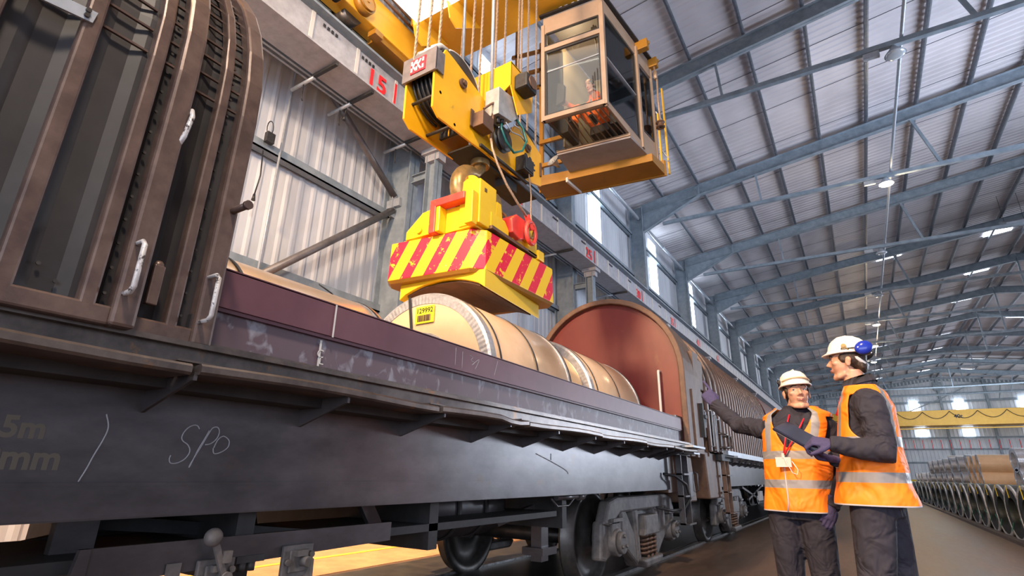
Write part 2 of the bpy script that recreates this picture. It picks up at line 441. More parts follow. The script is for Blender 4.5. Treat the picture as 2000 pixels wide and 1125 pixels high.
# brace pipes
M['pipesteel'] = steel('dull_pipe_steel', (.13, .12, .125), (.20, .185, .19), .42, .4, scale=6, bump=.03)
def pipe(a, b, lb, name='brace_pipe'):
    t = thing(name, a, lb, 'pipe brace', 'round pipe braces of the wall')
    MB().cyl(a, b, .075, 16).build('pipe', 'pipesteel', t)
    d = (Vector(b)-Vector(a)).normalized()
    for p, s in ((Vector(a), -1), (Vector(b), 1)):
        MB().cyl(p, p+d*s*.05, .06, 12).beam(p+d*s*.03, p+d*s*.25, .02, .12).build('end_plate', 'galv', t)
pipe((-8.1, 5.16, 8.75), (-8.1, 7.62, 6.98), 'round steel brace pipe slanting down from the runway girder to the column')
pipe((-8.1, 4.2, 3.6), (-8.1, 7.62, 6.62), 'round steel brace pipe rising from behind the wagon to the column')
tag(MB().box((-8.1, 7.55, 6.45), (-8.08, 8.0, 7.15)).box((-8.3, 7.6, 6.7), (-7.9, 7.68, 6.9)).build('gusset_plate', 'galv'), 'bolted gusset plate where the two brace pipes meet the column', 'plate')
# eave pipes between columns
ep = None
for i, y in enumerate(FY[3:-1]):
    lb = 'round steel eave pipe above the clerestory, '+('nearest one, right of the crane cab' if i == 0 else '%s from the crane cab' % ordinal[i-1])
    if ep is None:
        ep = MB().cyl((-7.85, y-4.2, 13.65), (-7.85, y+4.1, 13.65), .085, 12).build('eave_pipe', 'galv', origin=(-7.85, y, 13.65)); o = ep
    else:
        o = ep.copy(); COL.objects.link(o); o.location = (-7.85, y, 13.65)
    tag(o, lb, 'pipe', 'eave pipes between the columns')
tag(MB().cyl((-7.85, 16.3, 13.65), (-7.85, 20.2, 13.65), .085, 12).build('eave_pipe', 'galv'), 'short eave pipe just under the crane cab floor', 'pipe', 'eave pipes between the columns')
# ---- crane runway on the wall side
rw = thing('crane_runway_beam', (-7.05, 50, 7.85), 'long grey crane runway girder with pale stripes and red distance numbers', 'girder')
mb = MB(); mb.box((-6.88, -6, 7.88), (-6.85, 107, 8.62)); mb.build('web', 'girder', rw)
mb = MB(); mb.box((-7.35, -6, 7.85), (-6.68, 107, 7.89)); mb.build('bottom_flange', 'girder', rw)
mb = MB(); mb.box((-7.35, -6, 8.61), (-6.66, 107, 8.66)); mb.box((-7.36, -6, 7.88), (-7.33, 107, 8.62)); mb.build('top_flange', 'steelwork', rw)
mb = MB(); mb.box((-7.03, -6, 8.66), (-6.96, 107, 8.78)); mb.build('crane_rail', 'galv', rw)
y = .03; i = 0
while y < 100:
    MB().box((-6.85, y, 7.89), (-6.835, y+.07, 8.61)).build('stiffener_stripe', 'stripe', rw); y += 1.02; i += 1
    if i > 90: break
for j, (y, s) in enumerate(((6.14, '15'), (11.1, '20'), (16.1, '25'), (21.1, '30'), (26.0, '35'), (31, '40'), (36, '45'))):
    MB().box((-6.83, y+.0, 7.9), (-6.826, y+.06, 8.52)).build('red_line', 'redpaint', rw)
    place_text(s, .54, (-6.826, y-.47, 8.2), (0, 1, 0), (0, 0, 1), rw, 'red_number', 'redpaint', bold=.012)
mb = MB()
for y in (3.9, 4.8, 12.55, 14.6, 17.0, 19.0, 23):
    for q in range(4): mb.box((-6.835, y+.45+q*.09, 8.46), (-6.825, y+.5+q*.09, 8.52))
mb.build('bolt_rows', 'black', rw)
# conductor arms below the girder
arm0 = None
for i, y in enumerate((4.65, 5.5, 7.05, 14.1, 18.9, 22.3)):
    if arm0 is None:
        arm0 = thing('outrigger', (-7.4, y, 7.8), '', 'bracket', 'small arms under the runway girder')
        MB().beam((-6.7, y, 7.80), (-7.35, y, 7.80), .06, .06).build('arm', 'black', arm0)
        MB().cyl((-7.3, y, 7.77), (-7.95, y, 7.77), .035, 10).build('pipe', 'galv', arm0)
        MB().tube([(-7.6, y, 7.77), (-7.6, y, 7.45), (-7.6, y+.03, 7.4)], .012, 6).build('drop_wire', 'black', arm0); o = arm0
    else:
        o = copy_tree(arm0); o.location = (-7.4, y, 7.8)
    tag(o, ['small dark arm with a bright pipe under the runway girder, nearest the wagon hood', 'small arm under the runway girder above the brace pipe, left of the red 15',
            'small arm under the runway girder at the top of the wall column', 'small arm under the runway girder left of the red 25', 'small arm under the runway girder above the red bulkhead', 'small arm under the runway girder, farthest, beside the red 30'][i])
# conductor bars along the wall behind the girder
for i, (x, z, lb) in enumerate(((-7.62, 8.0, 'pale conductor bar running behind the runway girder, inner of two'), (-7.85, 8.1, 'pale conductor bar running behind the runway girder, outer of two'))):
    tag(MB().box((x, -5, z), (x+.05, 106, z+.06)).build('conductor_bar', 'galv'), lb, 'rail')
# crane posts
GP2 = 'posts carrying the runway girder'
pp = None
for i, y in enumerate(FY[2:8]):
    if pp is None:
        pp = thing('runway_post', (-7.0, y, 0), '', 'post', GP2)
        MB().ibeam((-7.02, y, 0), (-7.02, y, 7.72), .26, .26, .022, up=(1, 0, 0)).build('shaft', 'steelwork', pp)
        MB().box((-7.25, y-.2, 7.72), (-6.72, y+.2, 7.84)).box((-7.2, y-.12, 7.55), (-6.8, y+.12, 7.72)).build('cap_plate', 'girder', pp)
        MB().ibeam((-7.62, y, 7.28), (-7.15, y, 7.28), .16, .2, .02).build('tie', 'steelwork', pp); o = pp
    else:
        o = copy_tree(pp); o.location = (-7.0, y, 0)
    tag(o, 'steel post under the runway girder, '+['behind the yellow magnet beside the brace column', 'left of the red 25 mark', 'hidden behind the red bulkhead arch', 'third beyond the red bulkhead', 'fourth beyond the red bulkhead', 'fifth beyond the red bulkhead'][i])
# far end crane
ec = thing('overhead_crane', (11.9, 103, 8.7), 'yellow overhead crane spanning the hall near the end wall, lettered 40t', 'crane')
M['craneyellow'] = steel('crane_yellow', (.70, .36, .02), (.80, .44, .035), .4, scale=2, bump=.01, rust=(.30, .16, .03), rustamt=.68, rustscale=1.5)
MB().box((-6.2, 101.5, 8.75), (30.5, 102.7, 10.9)).build('girder', 'craneyellow', ec)
MB().box((-6.2, 101.2, 8.2), (30.5, 101.3, 8.35)).box((-6.2, 103.8, 8.75), (30.5, 105, 10.9)).build('walkway_rail', 'craneyellow', ec)
mb = MB()
x = -4.0
while x < 29:
    pts = [(x+3.2*t, 101.35, 10.7-4*1.0*t*(1-t)) for t in [q/10 for q in range(11)]]
    mb.tube(pts, .04, 6); x += 3.2
mb.build('festoon_cable', 'black', ec)
place_text('40t', .75, (12.9, 101.46, 9.95), (1, 0, 0), (0, 0, 1), ec, 'lettering', 'black', bold=.02)
# lamps down the tie beams
M['lamp_on'] = plain('lit_lamp_lens', (1, .9, .7), .3, emit=(1.0, .72, .40), es=22)
M['lamp_off'] = plain('clear_lamp_bowl', (.55, .6, .65), .15, .3)
LB = ['unlit bay lamp with clear bowl, nearest under the tie beam at upper right', 'glowing bay lamp, nearest lit one under the roof', 'unlit bay lamp between the nearest glowing lamp and the helmets',
      'dim bay lamp above the farther man\'s helmet', 'glowing bay lamp above and left of the white helmet', 'glowing bay lamp just above the blue ear muffs', 'glowing bay lamp behind the blue ear muffs']
for i, y in enumerate(FY[3:10]):
    on = i in (1, 4, 5, 6); z = 12.62
    t = thing('bay_lamp', (2.45, y, z), LB[i], 'lamp', 'bay lamps under the tie beams')
    MB().box((1.95, y-.06, z+.12), (2.35, y+.06, z+.3)).cyl((2.0, y, z+.3), (2.0, y, z+.5), .025, 6).cyl((2.4, y, z+.3), (2.4, y, z+.5), .025, 6).build('control_gear', 'galv', t)
    MB().revolve([(.06, .30), (.10, .22), (.26, .02), (.27, 0)], (2.7, y, z), 'z', 24).build('reflector', 'galv' if not on else 'lamp_off', t)
    MB().ball((2.7, y, z), (.25, .25, .07), 20, 8).build('lens', 'lamp_on' if on else 'lamp_off', t)
    if on:
        d = bpy.data.lights.new('bay_lamp_light', 'POINT'); d.energy = 260; d.color = (1, .74, .45); d.shadow_soft_size = .25
        o = bpy.data.objects.new('bay_lamp_light', d); COL.objects.link(o); o.location = (2.7, y, z-.25)
tag(MB().cyl((2.95, -4, 13.2), (2.95, 106, 13.2), .05, 8).build('conduit', 'galv'), 'long straight conduit carried past the bay lamps down the hall', 'conduit')
t = thing('roof_heater', (9.0, 36, 14.3), 'tilted box heater hung on wires under the roof at the right edge', 'heater')
MB().box((-.55, -.3, -.15), (.55, .3, .15)).xform(Matrix.Translation((9.0, 36, 14.2)) @ Matrix.Rotation(.5, 4, 'X') @ Matrix.Rotation(.3, 4, 'Z')).build('body', 'galv', t)
mb = MB()
for dx in (-.4, .4): mb.tube([(9+dx, 36, 14.3), (9+dx, 36, 15.9)], .01, 5)
mb.build('wire', 'black', t)
# pale shield hanging outside: dangling sockets on the wall
def dangle(y, z0, z1, lb, x=-8.0):
    t = thing('hanging_plug', (x, y, z1), lb, 'cable')
    MB().tube([(x, y, z0), (x+.02, y+.03, (z0+z1)/2), (x, y, z1+.1)], .012, 6).build('cable', 'black', t)
    MB().cyl((x, y, z1), (x, y, z1+.12), .035, 10, r2=.02).build('plug', 'black', t)
dangle(5.55, 8.6, 7.5, 'cable with a yellow-banded hook hanging below the brace pipe at the girder', -7.5)
dangle(4.45, 6.4, 5.4, 'thin looped cable with a plug hanging beside the dark hood rim', -8.15)
t = thing('hanging_socket', (-8.15, 4.5, 6.6), 'small black socket on a wire loop above the wall rail by the hood rim', 'socket')
MB().box((-8.2, 4.45, 6.6), (-8.1, 4.6, 6.8)).build('body', 'black', t)
MB().tube([(-8.15, 4.5+.06*cos(a), 6.9+.15*sin(a)) for a in [i*pi/6 for i in range(12)]], .01, 5, closed=True).build('loop', 'black', t)
# ================================================================ rails
M['rail'] = steel('worn_rail_steel', (.10, .09, .085), (.32, .31, .31), .3, .7, scale=14, bump=.03)
for x, lb in ((-2.47, 'railway rail nearest the two men, sunk in the floor'), (-3.97, 'far railway rail behind the wheels')):
    mb = MB(); mb.box((x-.035, -8, 0), (x+.035, 108, .03)); mb.box((x-.012-.08, -8, 0), (x-.075, 108, .012))
    tag(mb.build('railway_rail', 'rail'), lb, 'rail')
M['yellowline'] = steel('worn_yellow_line', (.75, .50, .03), (.5, .33, .08), .7, scale=12)
tag(MB().box((-5.98, -5, .004), (-5.88, 30, .008)).build('floor_line', 'yellowline'), 'worn yellow line on the orange-lit floor beyond the wagon', 'marking')

# ================================================================ wagon materials
M['hood'] = steel('dark_purple_brown_hood', (.017, .015, .017), (.034, .030, .033), .55, .1, scale=4, bump=.05, rust=(.10, .055, .038), rustamt=.66, rustscale=2)
M['rib'] = steel('worn_brown_hood_rib', (.075, .047, .041), (.145, .095, .078), .38, .25, scale=9, bump=.05, rust=(.30, .15, .07), rustamt=.66, rustscale=4)
M['solebar'] = steel('dark_grey_wagon_side', (.055, .048, .051), (.105, .094, .098), .33, .45, scale=3, bump=.03, stretch=(1, 1, 2.2), rust=(.085, .060, .05), rustamt=.63, rustscale=2)
M['ledge'] = steel('worn_ledge_steel', (.070, .055, .050), (.15, .12, .105), .34, .5, scale=8, bump=.06, rust=(.22, .11, .05), rustamt=.60, rustscale=5)
M['panel'] = steel('plum_red_wagon_panel', (.10, .036, .050), (.145, .060, .076), .46, .05, scale=2.2, bump=.02)
M['brown'] = steel('rusty_brown_wagon_end', (.095, .050, .033), (.165, .090, .056), .55, .1, scale=6, bump=.06, rust=(.08, .05, .04), rustamt=.62, rustscale=3)
M['bogie'] = steel('dusty_bogie_casting', (.07, .062, .06), (.17, .15, .145), .6, .15, scale=9, bump=.15)
M['wheel'] = steel('dark_wheel_steel', (.05, .045, .042), (.11, .10, .095), .38, .6, scale=7, bump=.06)
M['underframe'] = steel('black_underframe', (.014, .013, .014), (.035, .033, .035), .6, .1, scale=6, bump=.08)
M['whitechip'] = steel('chipped_white_handle', (.42, .40, .40), (.62, .60, .60), .38, .1, scale=30, bump=.1, rust=(.05, .04, .04), rustamt=.53, rustscale=34)
# panel with smears of chalky wear on its lower half
m, nt, b = new_mat('plum_panel_scuffed'); N = nt.nodes; L = nt.links
tc = N.new('ShaderNodeTexCoord'); mp = N.new('ShaderNodeMapping'); mp.inputs['Scale'].default_value = (1, 3.2, 2.2); L.new(tc.outputs['Object'], mp.inputs[0])
n1 = N.new('ShaderNodeTexNoise'); n1.inputs['Scale'].default_value = 4; n1.inputs['Detail'].default_value = 8; n1.inputs['Distortion'].default_value = .8; L.new(mp.outputs[0], n1.inputs['Vector'])
r1 = N.new('ShaderNodeValToRGB'); r1.color_ramp.elements[0].position = .54; r1.color_ramp.elements[1].position = .66; L.new(n1.outputs[0], r1.inputs[0])
n2 = N.new('ShaderNodeTexNoise'); n2.inputs['Scale'].default_value = 1.5; L.new(tc.outputs['Object'], n2.inputs['Vector'])
cb = N.new('ShaderNodeValToRGB'); cb.color_ramp.elements[0].color = (.085, .05, .062, 1); cb.color_ramp.elements[1].color = (.14, .10, .12, 1); L.new(n2.outputs[0], cb.inputs[0])
mx = N.new('ShaderNodeMix'); mx.data_type = 'RGBA'; L.new(r1.outputs[0], mx.inputs[0]); L.new(cb.outputs[0], mx.inputs[6]); mx.inputs[7].default_value = (.24, .23, .27, 1)
L.new(mx.outputs[2], b.inputs['Base Color']); b.inputs['Roughness'].default_value = .48; b.inputs['Metallic'].default_value = .05
M['scuffed'] = m
M['redbulk'] = steel('faded_red_bulkhead', (.105, .010, .009), (.155, .020, .015), .42, 0, scale=2.2, bump=.02, stretch=(1, 1, .5), rust=(.15, .035, .02), rustamt=.62, rustscale=2)
M['chalk'] = plain('chalk', (.30, .30, .33), .9)
M['fadedletter'] = plain('faded_lettering', (.105, .092, .074), .6)
CX = -3.2
def arch(hw, zs, zb, n=22, cx=CX, flat=1.0):
    """(x,z) outline of hood: right side up, over and down the left"""
    pts = [(cx+hw, zb), (cx+hw, zb+(zs-zb)*.5), (cx+hw, zs)]
    for i in range(1, n): a = pi*i/n; pts.append((cx+hw*cos(a), zs+hw*flat*sin(a)))
    pts += [(cx-hw, zs), (cx-hw, zb+(zs-zb)*.5), (cx-hw, zb)]
    return pts
def arch_shell(mb, hw, zs, zb, y0, y1, t=.01, mi=0, flat=1.0, smooth=False, cx=CX):
    o = arch(hw, zs, zb, cx=cx, flat=flat); i = arch(hw-t, zs, zb, cx=cx, flat=flat)
    ring = o+i[::-1]; rs = [[Vector((x, y, z)) for x, z in ring] for y in (y0, y1)]
    return mb.rings(rs, mi, smooth, True)
# ================================================================ wagon at the front
wg = thing('covered_steel_wagon', (CX, 0, .0), 'near dark railway wagon with its hood slid open over wrapped steel coils', 'wagon', 'steel-carrying railway wagons')
mb = MB(); mb.box((-2.12, -6, .89), (-2.09, 7.05, 1.34)); mb.box((-2.115, -6, .985), (-2.082, 7.05, .997)); mb.box((-2.2, -6, .885), (-2.085, 7.05, .905)); mb.box((-2.08, -6, .985), (-2.086, 7.05, .89))
mb.build('solebar', 'solebar', wg)
MB().box((-4.31, -6, .89), (-4.28, 7.05, 1.34)).build('solebar', 'solebar', wg)
MB().box((-4.3, -6, 1.30), (-1.95, 7.6, 1.36)).build('deck', 'underframe', wg)
# side rail and stepped ledge along the foot of the panel
MB().box((-1.99, -6, 1.36), (-1.90, 7.6, 1.385)).box((-1.975, -6, 1.385), (-1.945, 7.6, 1.445)).box((-1.985, -6, 1.445), (-1.915, 7.6, 1.462)).box((-1.962, -6, 1.462), (-1.942, 7.6, 1.475)).build('guide_rail', 'ledge', wg)
# outer lip pieces, a little bent
ys = [-2.5, -.6, .895, 2.13, 3.02, 4.2, 5.3, 6.25, 7.3]
for i in range(len(ys)-1):
    a, c = ys[i]+.012, ys[i+1]-.012; n = 8; rs = []
    for k in range(n+1):
        y = a+(c-a)*k/n; dz = .006*sin(y*4.3+i)+(-.012 if i == 3 and k in (6, 7) else 0); dx = .006*sin(y*3.1+i*2)
        x1 = -1.775+dx
        rs.append([(-1.99, y, 1.338+dz), (x1, y, 1.335+dz), (x1+.008, y, 1.343+dz), (x1+.008, y, 1.362+dz), (x1, y, 1.37+dz), (-1.99, y, 1.35+dz)])
    MB().rings(rs, 0, False).build('lip_plate', 'ledge', wg)
for y in (.895, 2.13, 3.02, 4.2, 5.3, 6.25):
    MB().box((-1.87, y-.05, 1.372), (-1.80, y+.07, 1.378)).build('lip_strap', 'ledge', wg)
# triangular brackets
for k in range(-3, 10):
    y = .905+.64*k
    MB().prism([(-2.09, 1.225), (-1.80, 1.315), (-1.788, 1.315), (-1.788, 1.342), (-2.09, 1.342)], 'y', y-.006, y+.006).build('bracket', 'solebar', wg)
MB().prism([(-2.09, 1.235), (-1.80, 1.315), (-1.788, 1.342), (-2.09, 1.342)], 'y', 6.32, 6.332).build('bracket', 'solebar', wg)
# coil-well side panels
MB().box((-2.10, 1.0, 1.46), (-2.06, 7.62, 1.64)).build('lower_panel', 'scuffed', wg)
mb = MB(); mb.box((-2.07, 1.0, 1.645), (-2.03, 7.62, 1.80)); mb.box((-2.11, 1.0, 1.63), (-2.04, 7.62, 1.646)); mb.box((-2.15, 1.0, 1.795), (-2.03, 7.62, 1.805))
mb.build('upper_panel', 'panel', wg)
MB().box((-4.37, -6, 1.36), (-4.31, 7.62, 1.80)).build('upper_panel', 'panel', wg)
MB().box((-2.055, 1.565+.0, 1.47), (-2.052, 1.575, 1.62)).box((-2.024, 1.605, 1.64), (-2.027, 1.613, 1.80)).build('chalk_line', 'stripe', wg)
place_text('C', .055, (-2.05, 1.572, 1.555), (0, 1, 0), (0, 0, 1), wg, 'centre_line_letter', 'stripe', .001)
place_text('L', .055, (-2.05, 1.582, 1.525), (0, 1, 0), (0, 0, 1), wg, 'centre_line_letter', 'stripe', .001)
def chalk(pts, r=.0022, name='chalk_mark', mat='chalk', x=-2.0895):
    q = []
    for i in range(len(pts)-1):
        p0, p1, p2, p3 = pts[max(i-1, 0)], pts[i], pts[i+1], pts[min(i+2, len(pts)-1)]
        for k in range(5):
            t = k/5; q.append(tuple(.5*(2*p1[d]+(p2[d]-p0[d])*t+(2*p0[d]-5*p1[d]+4*p2[d]-p3[d])*t*t+(3*p1[d]-p0[d]-3*p2[d]+p3[d])*t**3) for d in (0, 1)))
    pts = q+[pts[-1]]
    MB().tube([(x, y, z) for y, z in pts], r, 5).build(name, mat, wg)
# chalk scribble on the solebar
def onsole(px, py):   # traced letters, metres on the side plate
    return px, py
S = [(1.112, 1.185), (1.103, 1.196), (1.088, 1.197), (1.070, 1.186), (1.058, 1.168), (1.055, 1.150), (1.063, 1.138), (1.08, 1.128), (1.092, 1.112), (1.092, 1.094), (1.078, 1.074), (1.055, 1.062), (1.035, 1.062), (1.028, 1.075), (1.030, 1.088)]
chalk(S)
chalk([(1.150, 1.182), (1.138, 1.150), (1.122, 1.110), (1.105, 1.052), (1.105, 1.06), (1.13, 1.12), (1.15, 1.17), (1.162, 1.193), (1.18, 1.196), (1.19, 1.18), (1.185, 1.155), (1.165, 1.135), (1.145, 1.13)])
chalk([(1.18, 1.12), (1.19, 1.15), (1.21, 1.165), (1.235, 1.15), (1.235, 1.125), (1.21, 1.105), (1.185, 1.10), (1.178, 1.12)])
chalk([(.80, 1.21), (.815, 1.17), (.81, 1.13), (.795, 1.08), (.785, 1.04), (.772, 1.0)], .0026)
chalk([(3.66, 1.19), (3.9, 1.14), (4.15, 1.08), (4.2, 1.05)], .004); chalk([(3.9, 1.20), (3.9, 1.15)], .004)
place_text('5m', .085, (-2.0893, .600, 1.150), (0, 1, 0), (0, 0, 1), wg, 'painted_figure', 'fadedletter', .0005, bold=.003)
place_text('0mm', .095, (-2.0893, .615, 1.065), (0, 1, 0), (0, 0, 1), wg, 'painted_figure', 'fadedletter', .0005, bold=.003)
place_text('RCTP', .07, (-2.0893, 4.1, .945), (0, 1, 0), (0, 0, 1), wg, 'painted_figure', 'chalk', .0005)
chalk([(2.55, 1.78), (2.55, 1.67)], .002, x=-2.0302); chalk([(2.62, 1.77), (2.62, 1.66)], .002, x=-2.0302)
chalk([(2.70, 1.76), (2.73, 1.75), (2.71, 1.73), (2.75, 1.72), (2.72, 1.70), (2.80, 1.75), (2.76, 1.68)], .002, x=-2.0302); chalk([(3.02, 1.78), (2.98, 1.67)], .002, x=-2.0302)
# ---- hood, two telescoped sections
def hood_section(hw, y0, y1, zs, ribs, rimy, nm, apex=1.0):
    h = MB()
    # sheet pressed in flutes between ribs
    yy = y0; prof = []
    while yy < y1-.1: prof += [(yy, 0), (yy+.05, 0), (yy+.085, -.012), (yy+.145, -.012)]; yy += .18
    prof.append((y1, 0))
    rs = []
    for (y, d) in prof: rs.append([Vector((x, y, z)) for x, z in arch(hw+d, zs, 1.50)])
    rsi = [[Vector((x, y, z)) for x, z in arch(hw-.03, zs, 1.50)] for (y, d) in prof[::-1]]
    h.rings(rs+rsi, 0, False, False, True)
    hood = h.build(nm, 'hood', wg)
    for (a, c) in ribs:
        r = MB(); arch_shell(r, hw+.045, zs, 1.50 if a > .3 else 1.5, a, c, .045, flat=1.0)
        r.build('hood_rib', 'rib', hood, bevel=.008)
    r = MB(); arch_shell(r, hw+.055, zs, 1.455, rimy-.075, rimy, .06); r.build('hood_rim', 'rib', hood, bevel=.012)
    b = MB(); b.box((CX+hw, y0, 1.455), (CX+hw+.045, rimy-.07, 1.515)); b.build('hood_sill', 'rib', hood, bevel=.008)
    b = MB(); b.box((CX-hw-.045, y0, 1.455), (CX-hw, rimy-.07, 1.515)); b.build('hood_sill', 'rib', hood, bevel=.008)
    return hood
ho = hood_section(1.27, -3.4, .72, 2.42, [(-.5, -.43), (-.16, -.11), (.16, .205), (.375, .425), (.575, .62)], .735, 'outer_hood')
hi = hood_section(1.215, .2, 1.0, 2.42, [(.845, .885)], 1.01, 'inner_hood')
# crimps in the curved top part of each sheet
cr_ = MB()
for hw, ya, yb in ((1.27, .43, .57), (1.27, .62, .665), (1.215, .74, .845), (1.215, .89, .935), (1.27, .21, .37)):
    for q in range(16):
        a = .02+q*.078
        x = CX+(hw+.006)*cos(a); z = 2.42+(hw+.006)*sin(a)
        cr_.beam((x, ya, z), (x, yb, z), .010, .008)
tag(cr_.build('crimped_folds', 'rib', ho), kind='stuff')
bl = MB()
for (x, y) in ((-1.925, .645), (-1.98, .905)):
    for q in range(14):
        z = 1.56+q*.085
        if z > 2.42:
            a = (z-2.42)/1.25; hw = 1.275 if y < .7 else 1.22
            px, pz = CX+hw*cos(a), 2.42+hw*sin(a)
        else: px, pz = CX+(1.275 if y < .7 else 1.22), z
        MB().cyl((px-.003, y, pz), (px+.004, y, pz), .0050, 10).build('rivet', 'wheel', ho if y < .7 else hi)
for y, z in ((.47, 1.60), (.52, 1.56)): MB().cyl((-1.93, y, z), (-1.925, y, z), .006, 10).build('rivet', 'wheel', ho)
# flat strap bolted high on the ribs
st = MB().prism([(-.3, 2.29), (.395, 2.40), (.40, 2.445), (-.3, 2.335)], 'x', -1.885, -1.877).build('strap_bar', 'galv', ho)
for z in (2.412, 2.432): MB().cyl((-1.877, .375, z), (-1.868, .375, z), .008, 8).build('bolt', 'wheel', st)
# handles
def grab(p, out, h, name='grab_handle', mat='whitechip', par=None, r=.0085, lean=0):
    x, y, z = p
    pts = [(x, y, z), (x+out*.85, y, z), (x+out, y, z-.015), (x+out, y+lean, z-h+.015), (x+out*.85, y+lean, z-h), (x, y+lean, z-h)]
    MB().tube(pts, r, 10).build(name, mat, par or wg)
grab((-1.93, .68, 1.73), .11, .17, par=ho); grab((-1.98, .95, 1.71), .12, .17, par=hi)
MB().tube([(-1.94, .74, 2.30), (-1.885, .74, 2.29), (-1.87, .74, 2.26), (-1.87, .73, 2.17), (-1.885, .725, 2.14), (-1.93, .72, 2.12)], .009, 8).build('grab_handle', 'whitechip', hi)
MB().cyl((-1.96, .985, 2.0), (-1.83, .985, 2.0), .014, 12).cyl((-1.84, .985, 2.0), (-1.825, .985, 2.0), .018, 12).build('stop_peg', 'rib', hi)
MB().box((-1.95, .765, 1.56), (-1.925, .80, 1.70)).ball((-1.94, .782, 1.70), (.014, .018, .02), 10, 6).build('latch_block', 'rib', hi, bevel=.006)
MB().box((-1.93, .665, 1.60), (-1.915, .705, 1.655)).build('handle_foot', 'hood', ho); MB().box((-1.98, .93, 1.50), (-1.955, .965, 1.57)).build('handle_foot', 'hood', hi)
# ---- red bulkhead at the far end of the well, with its fixed hood strip
bk = MB(); bk.prism([(x, z) for x, z in arch(1.17, 2.5, 1.36)], 'y', 7.80, 7.84)
bulk = bk.build('bulkhead', 'redbulk', wg)
r = MB(); arch_shell(r, 1.245, 2.5, 1.30, 7.70, 7.92, .085, smooth=False); r.build('bulkhead_arch', 'brown', bulk, bevel=.015)
r = MB(); arch_shell(r, 1.225, 2.5, 1.36, 7.92, 8.55, .03); r.build('end_hood', 'brown', bulk)
MB().tube([(-2.33, 7.80, 2.50), (-2.33, 7.70, 2.50), (-2.33, 7.70, 2.48), (-2.33, 7.70, 1.84), (-2.33, 7.70, 1.82), (-2.33, 7.80, 1.82)], .019, 10).build('grab_handle', 'stripe', bulk)
MB().box((-2.85, 7.45, 1.80), (-2.07, 7.8, 1.84)).box((-2.3, 7.5, 1.60), (-2.24, 7.75, 1.80)).box((-2.12, 7.5, 1.45), (-2.07, 7.78, 1.80)).build('end_stand', 'ledge', wg)
# guide rail tail end
MB().box((-1.99, 7.2, 1.40), (-1.80, 7.85, 1.425)).box((-1.99, 7.3, 1.32), (-1.82, 7.6, 1.34)).build('rail_tail', 'galv', wg)
# ---- underframe, cradles, guard plate, brake tank
MB().box((-2.9, -5, .72), (-2.2, 4.2, .76)).build('underframe_floor', 'underframe', wg)
for y in (.3, 1.4, 2.6, 4.3): MB().box((-4.3, y, .62), (-2.2, y+.08, .9)).build('cross_member', 'underframe', wg)
MB().beam((-2.5, .9, .86), (-2.5, 2.4, .68), .05, .05).build('brake_rod', 'underframe', wg)
MB().beam((-2.9, .2, .6), (-2.9, 1.6, .84), .06, .06).build('brake_rod', 'underframe', wg)
MB().cyl((-3.1, 1.2, .70), (-3.1, 2.0, .70), .16, 20).build('brake_cylinder', 'underframe', wg)
gp = MB().prism([(.83, .80), (2.19, .80), (2.19, .715), (.83, .69)], 'x', -2.12, -2.105).prism([(.83, .80), (.86, .80), (.86, .60), (.80, .60)], 'x', -2.12, -2.10).build('guard_plate', 'solebar', wg)
MB().box((-2.42, .85, .60), (-2.38, .98, .90)).build('hanger_plate', 'solebar', wg)
MB().prism([(2.20, .90), (2.30, .90), (2.42, .74), (2.32, .74)], 'x', -2.41, -2.38).build('hanger_plate', 'solebar', wg)
def lever(y, z, s=1.0, ball=True):
    p = MB().box((-2.105, y-.07*s, z-.09*s), (-2.085, y+.07*s, z+.03*s)).box((-2.085, y-.045*s, z-.07*s), (-2.075, y+.045*s, z+.012*s)).build('lever_plate', 'bogie', wg, bevel=.006)
    for dy, dz in ((-.055, -.03), (.055, -.01)): MB().cyl((-2.085, y+dy*s, z+dz*s), (-2.068, y+dy*s, z+dz*s), .012*s, 8).build('bolt', 'bogie', p)
    MB().box((-2.08, y-.03*s, z-.01*s), (-2.05, y+.02*s, z+.012*s)).cyl((-2.085, y+.015, z-.03*s), (-2.03, y+.015, z-.03*s), .02*s, 14).build('spindle', 'bogie', p)
    if ball:
        MB().beam((-2.045, y+.01, z-.03), (-2.04, y-.045, z+.085), .012, .022).box((-2.05, y-.012, z+.02), (-2.03, y+.02, z+.06)).ball((-2.04, y-.06, z+.11), .032, 14, 8).build('ball_handle', 'bogie', p)
    else:
        MB().beam((-2.035, y+.02, z-.02), (-2.03, y+.02, z-.14), .014, .035).cyl((-2.04, y+.02, z-.14), (-2.02, y+.02, z-.14), .02, 10).build('handle_arm', 'bogie', p)
lever(1.275, .70); lever(1.63, .715, 1.05, False)
MB().box((-2.10, 1.10, .64), (-2.095, 1.15, .73)).build('slotted_tab', 'bogie', wg)
MB().box((-2.13, 1.36, .70), (-2.10, 1.48, .725)).cyl((-2.11, 1.39, .70), (-2.11, 1.39, .67), .015, 8).cyl((-2.11, 1.43, .70), (-2.11, 1.43, .67), .015, 8).build('pipe_fitting', 'underframe', wg)
tank = MB().revolve([(.001, 2.72), (.12, 2.75), (.19, 2.82), (.215, 2.9), (.215, 3.85), (.19, 3.93), (.12, 3.98), (.001, 4.0)], (-2.72, 0, .80), 'y', 28).build('air_tank', 'solebar', wg)
for y in (3.02, 3.28, 3.62): MB().revolve([(.216, y-.02), (.228, y-.02), (.228, y+.02), (.216, y+.02)], (-2.72, 0, .80), 'y', 28, closed=True).build('tank_strap', 'underframe', tank)
MB().beam((-2.6, 3.9, .66), (-2.3, 5.0, .95), .05, .05).build('brake_rod', 'solebar', wg)
MB().box((-2.5, 4.3, .35), (-2.4, 4.42, .62)).box((-2.56, 4.25, .40), (-2.36, 4.5, .46)).build('brake_rigging', 'solebar', wg)
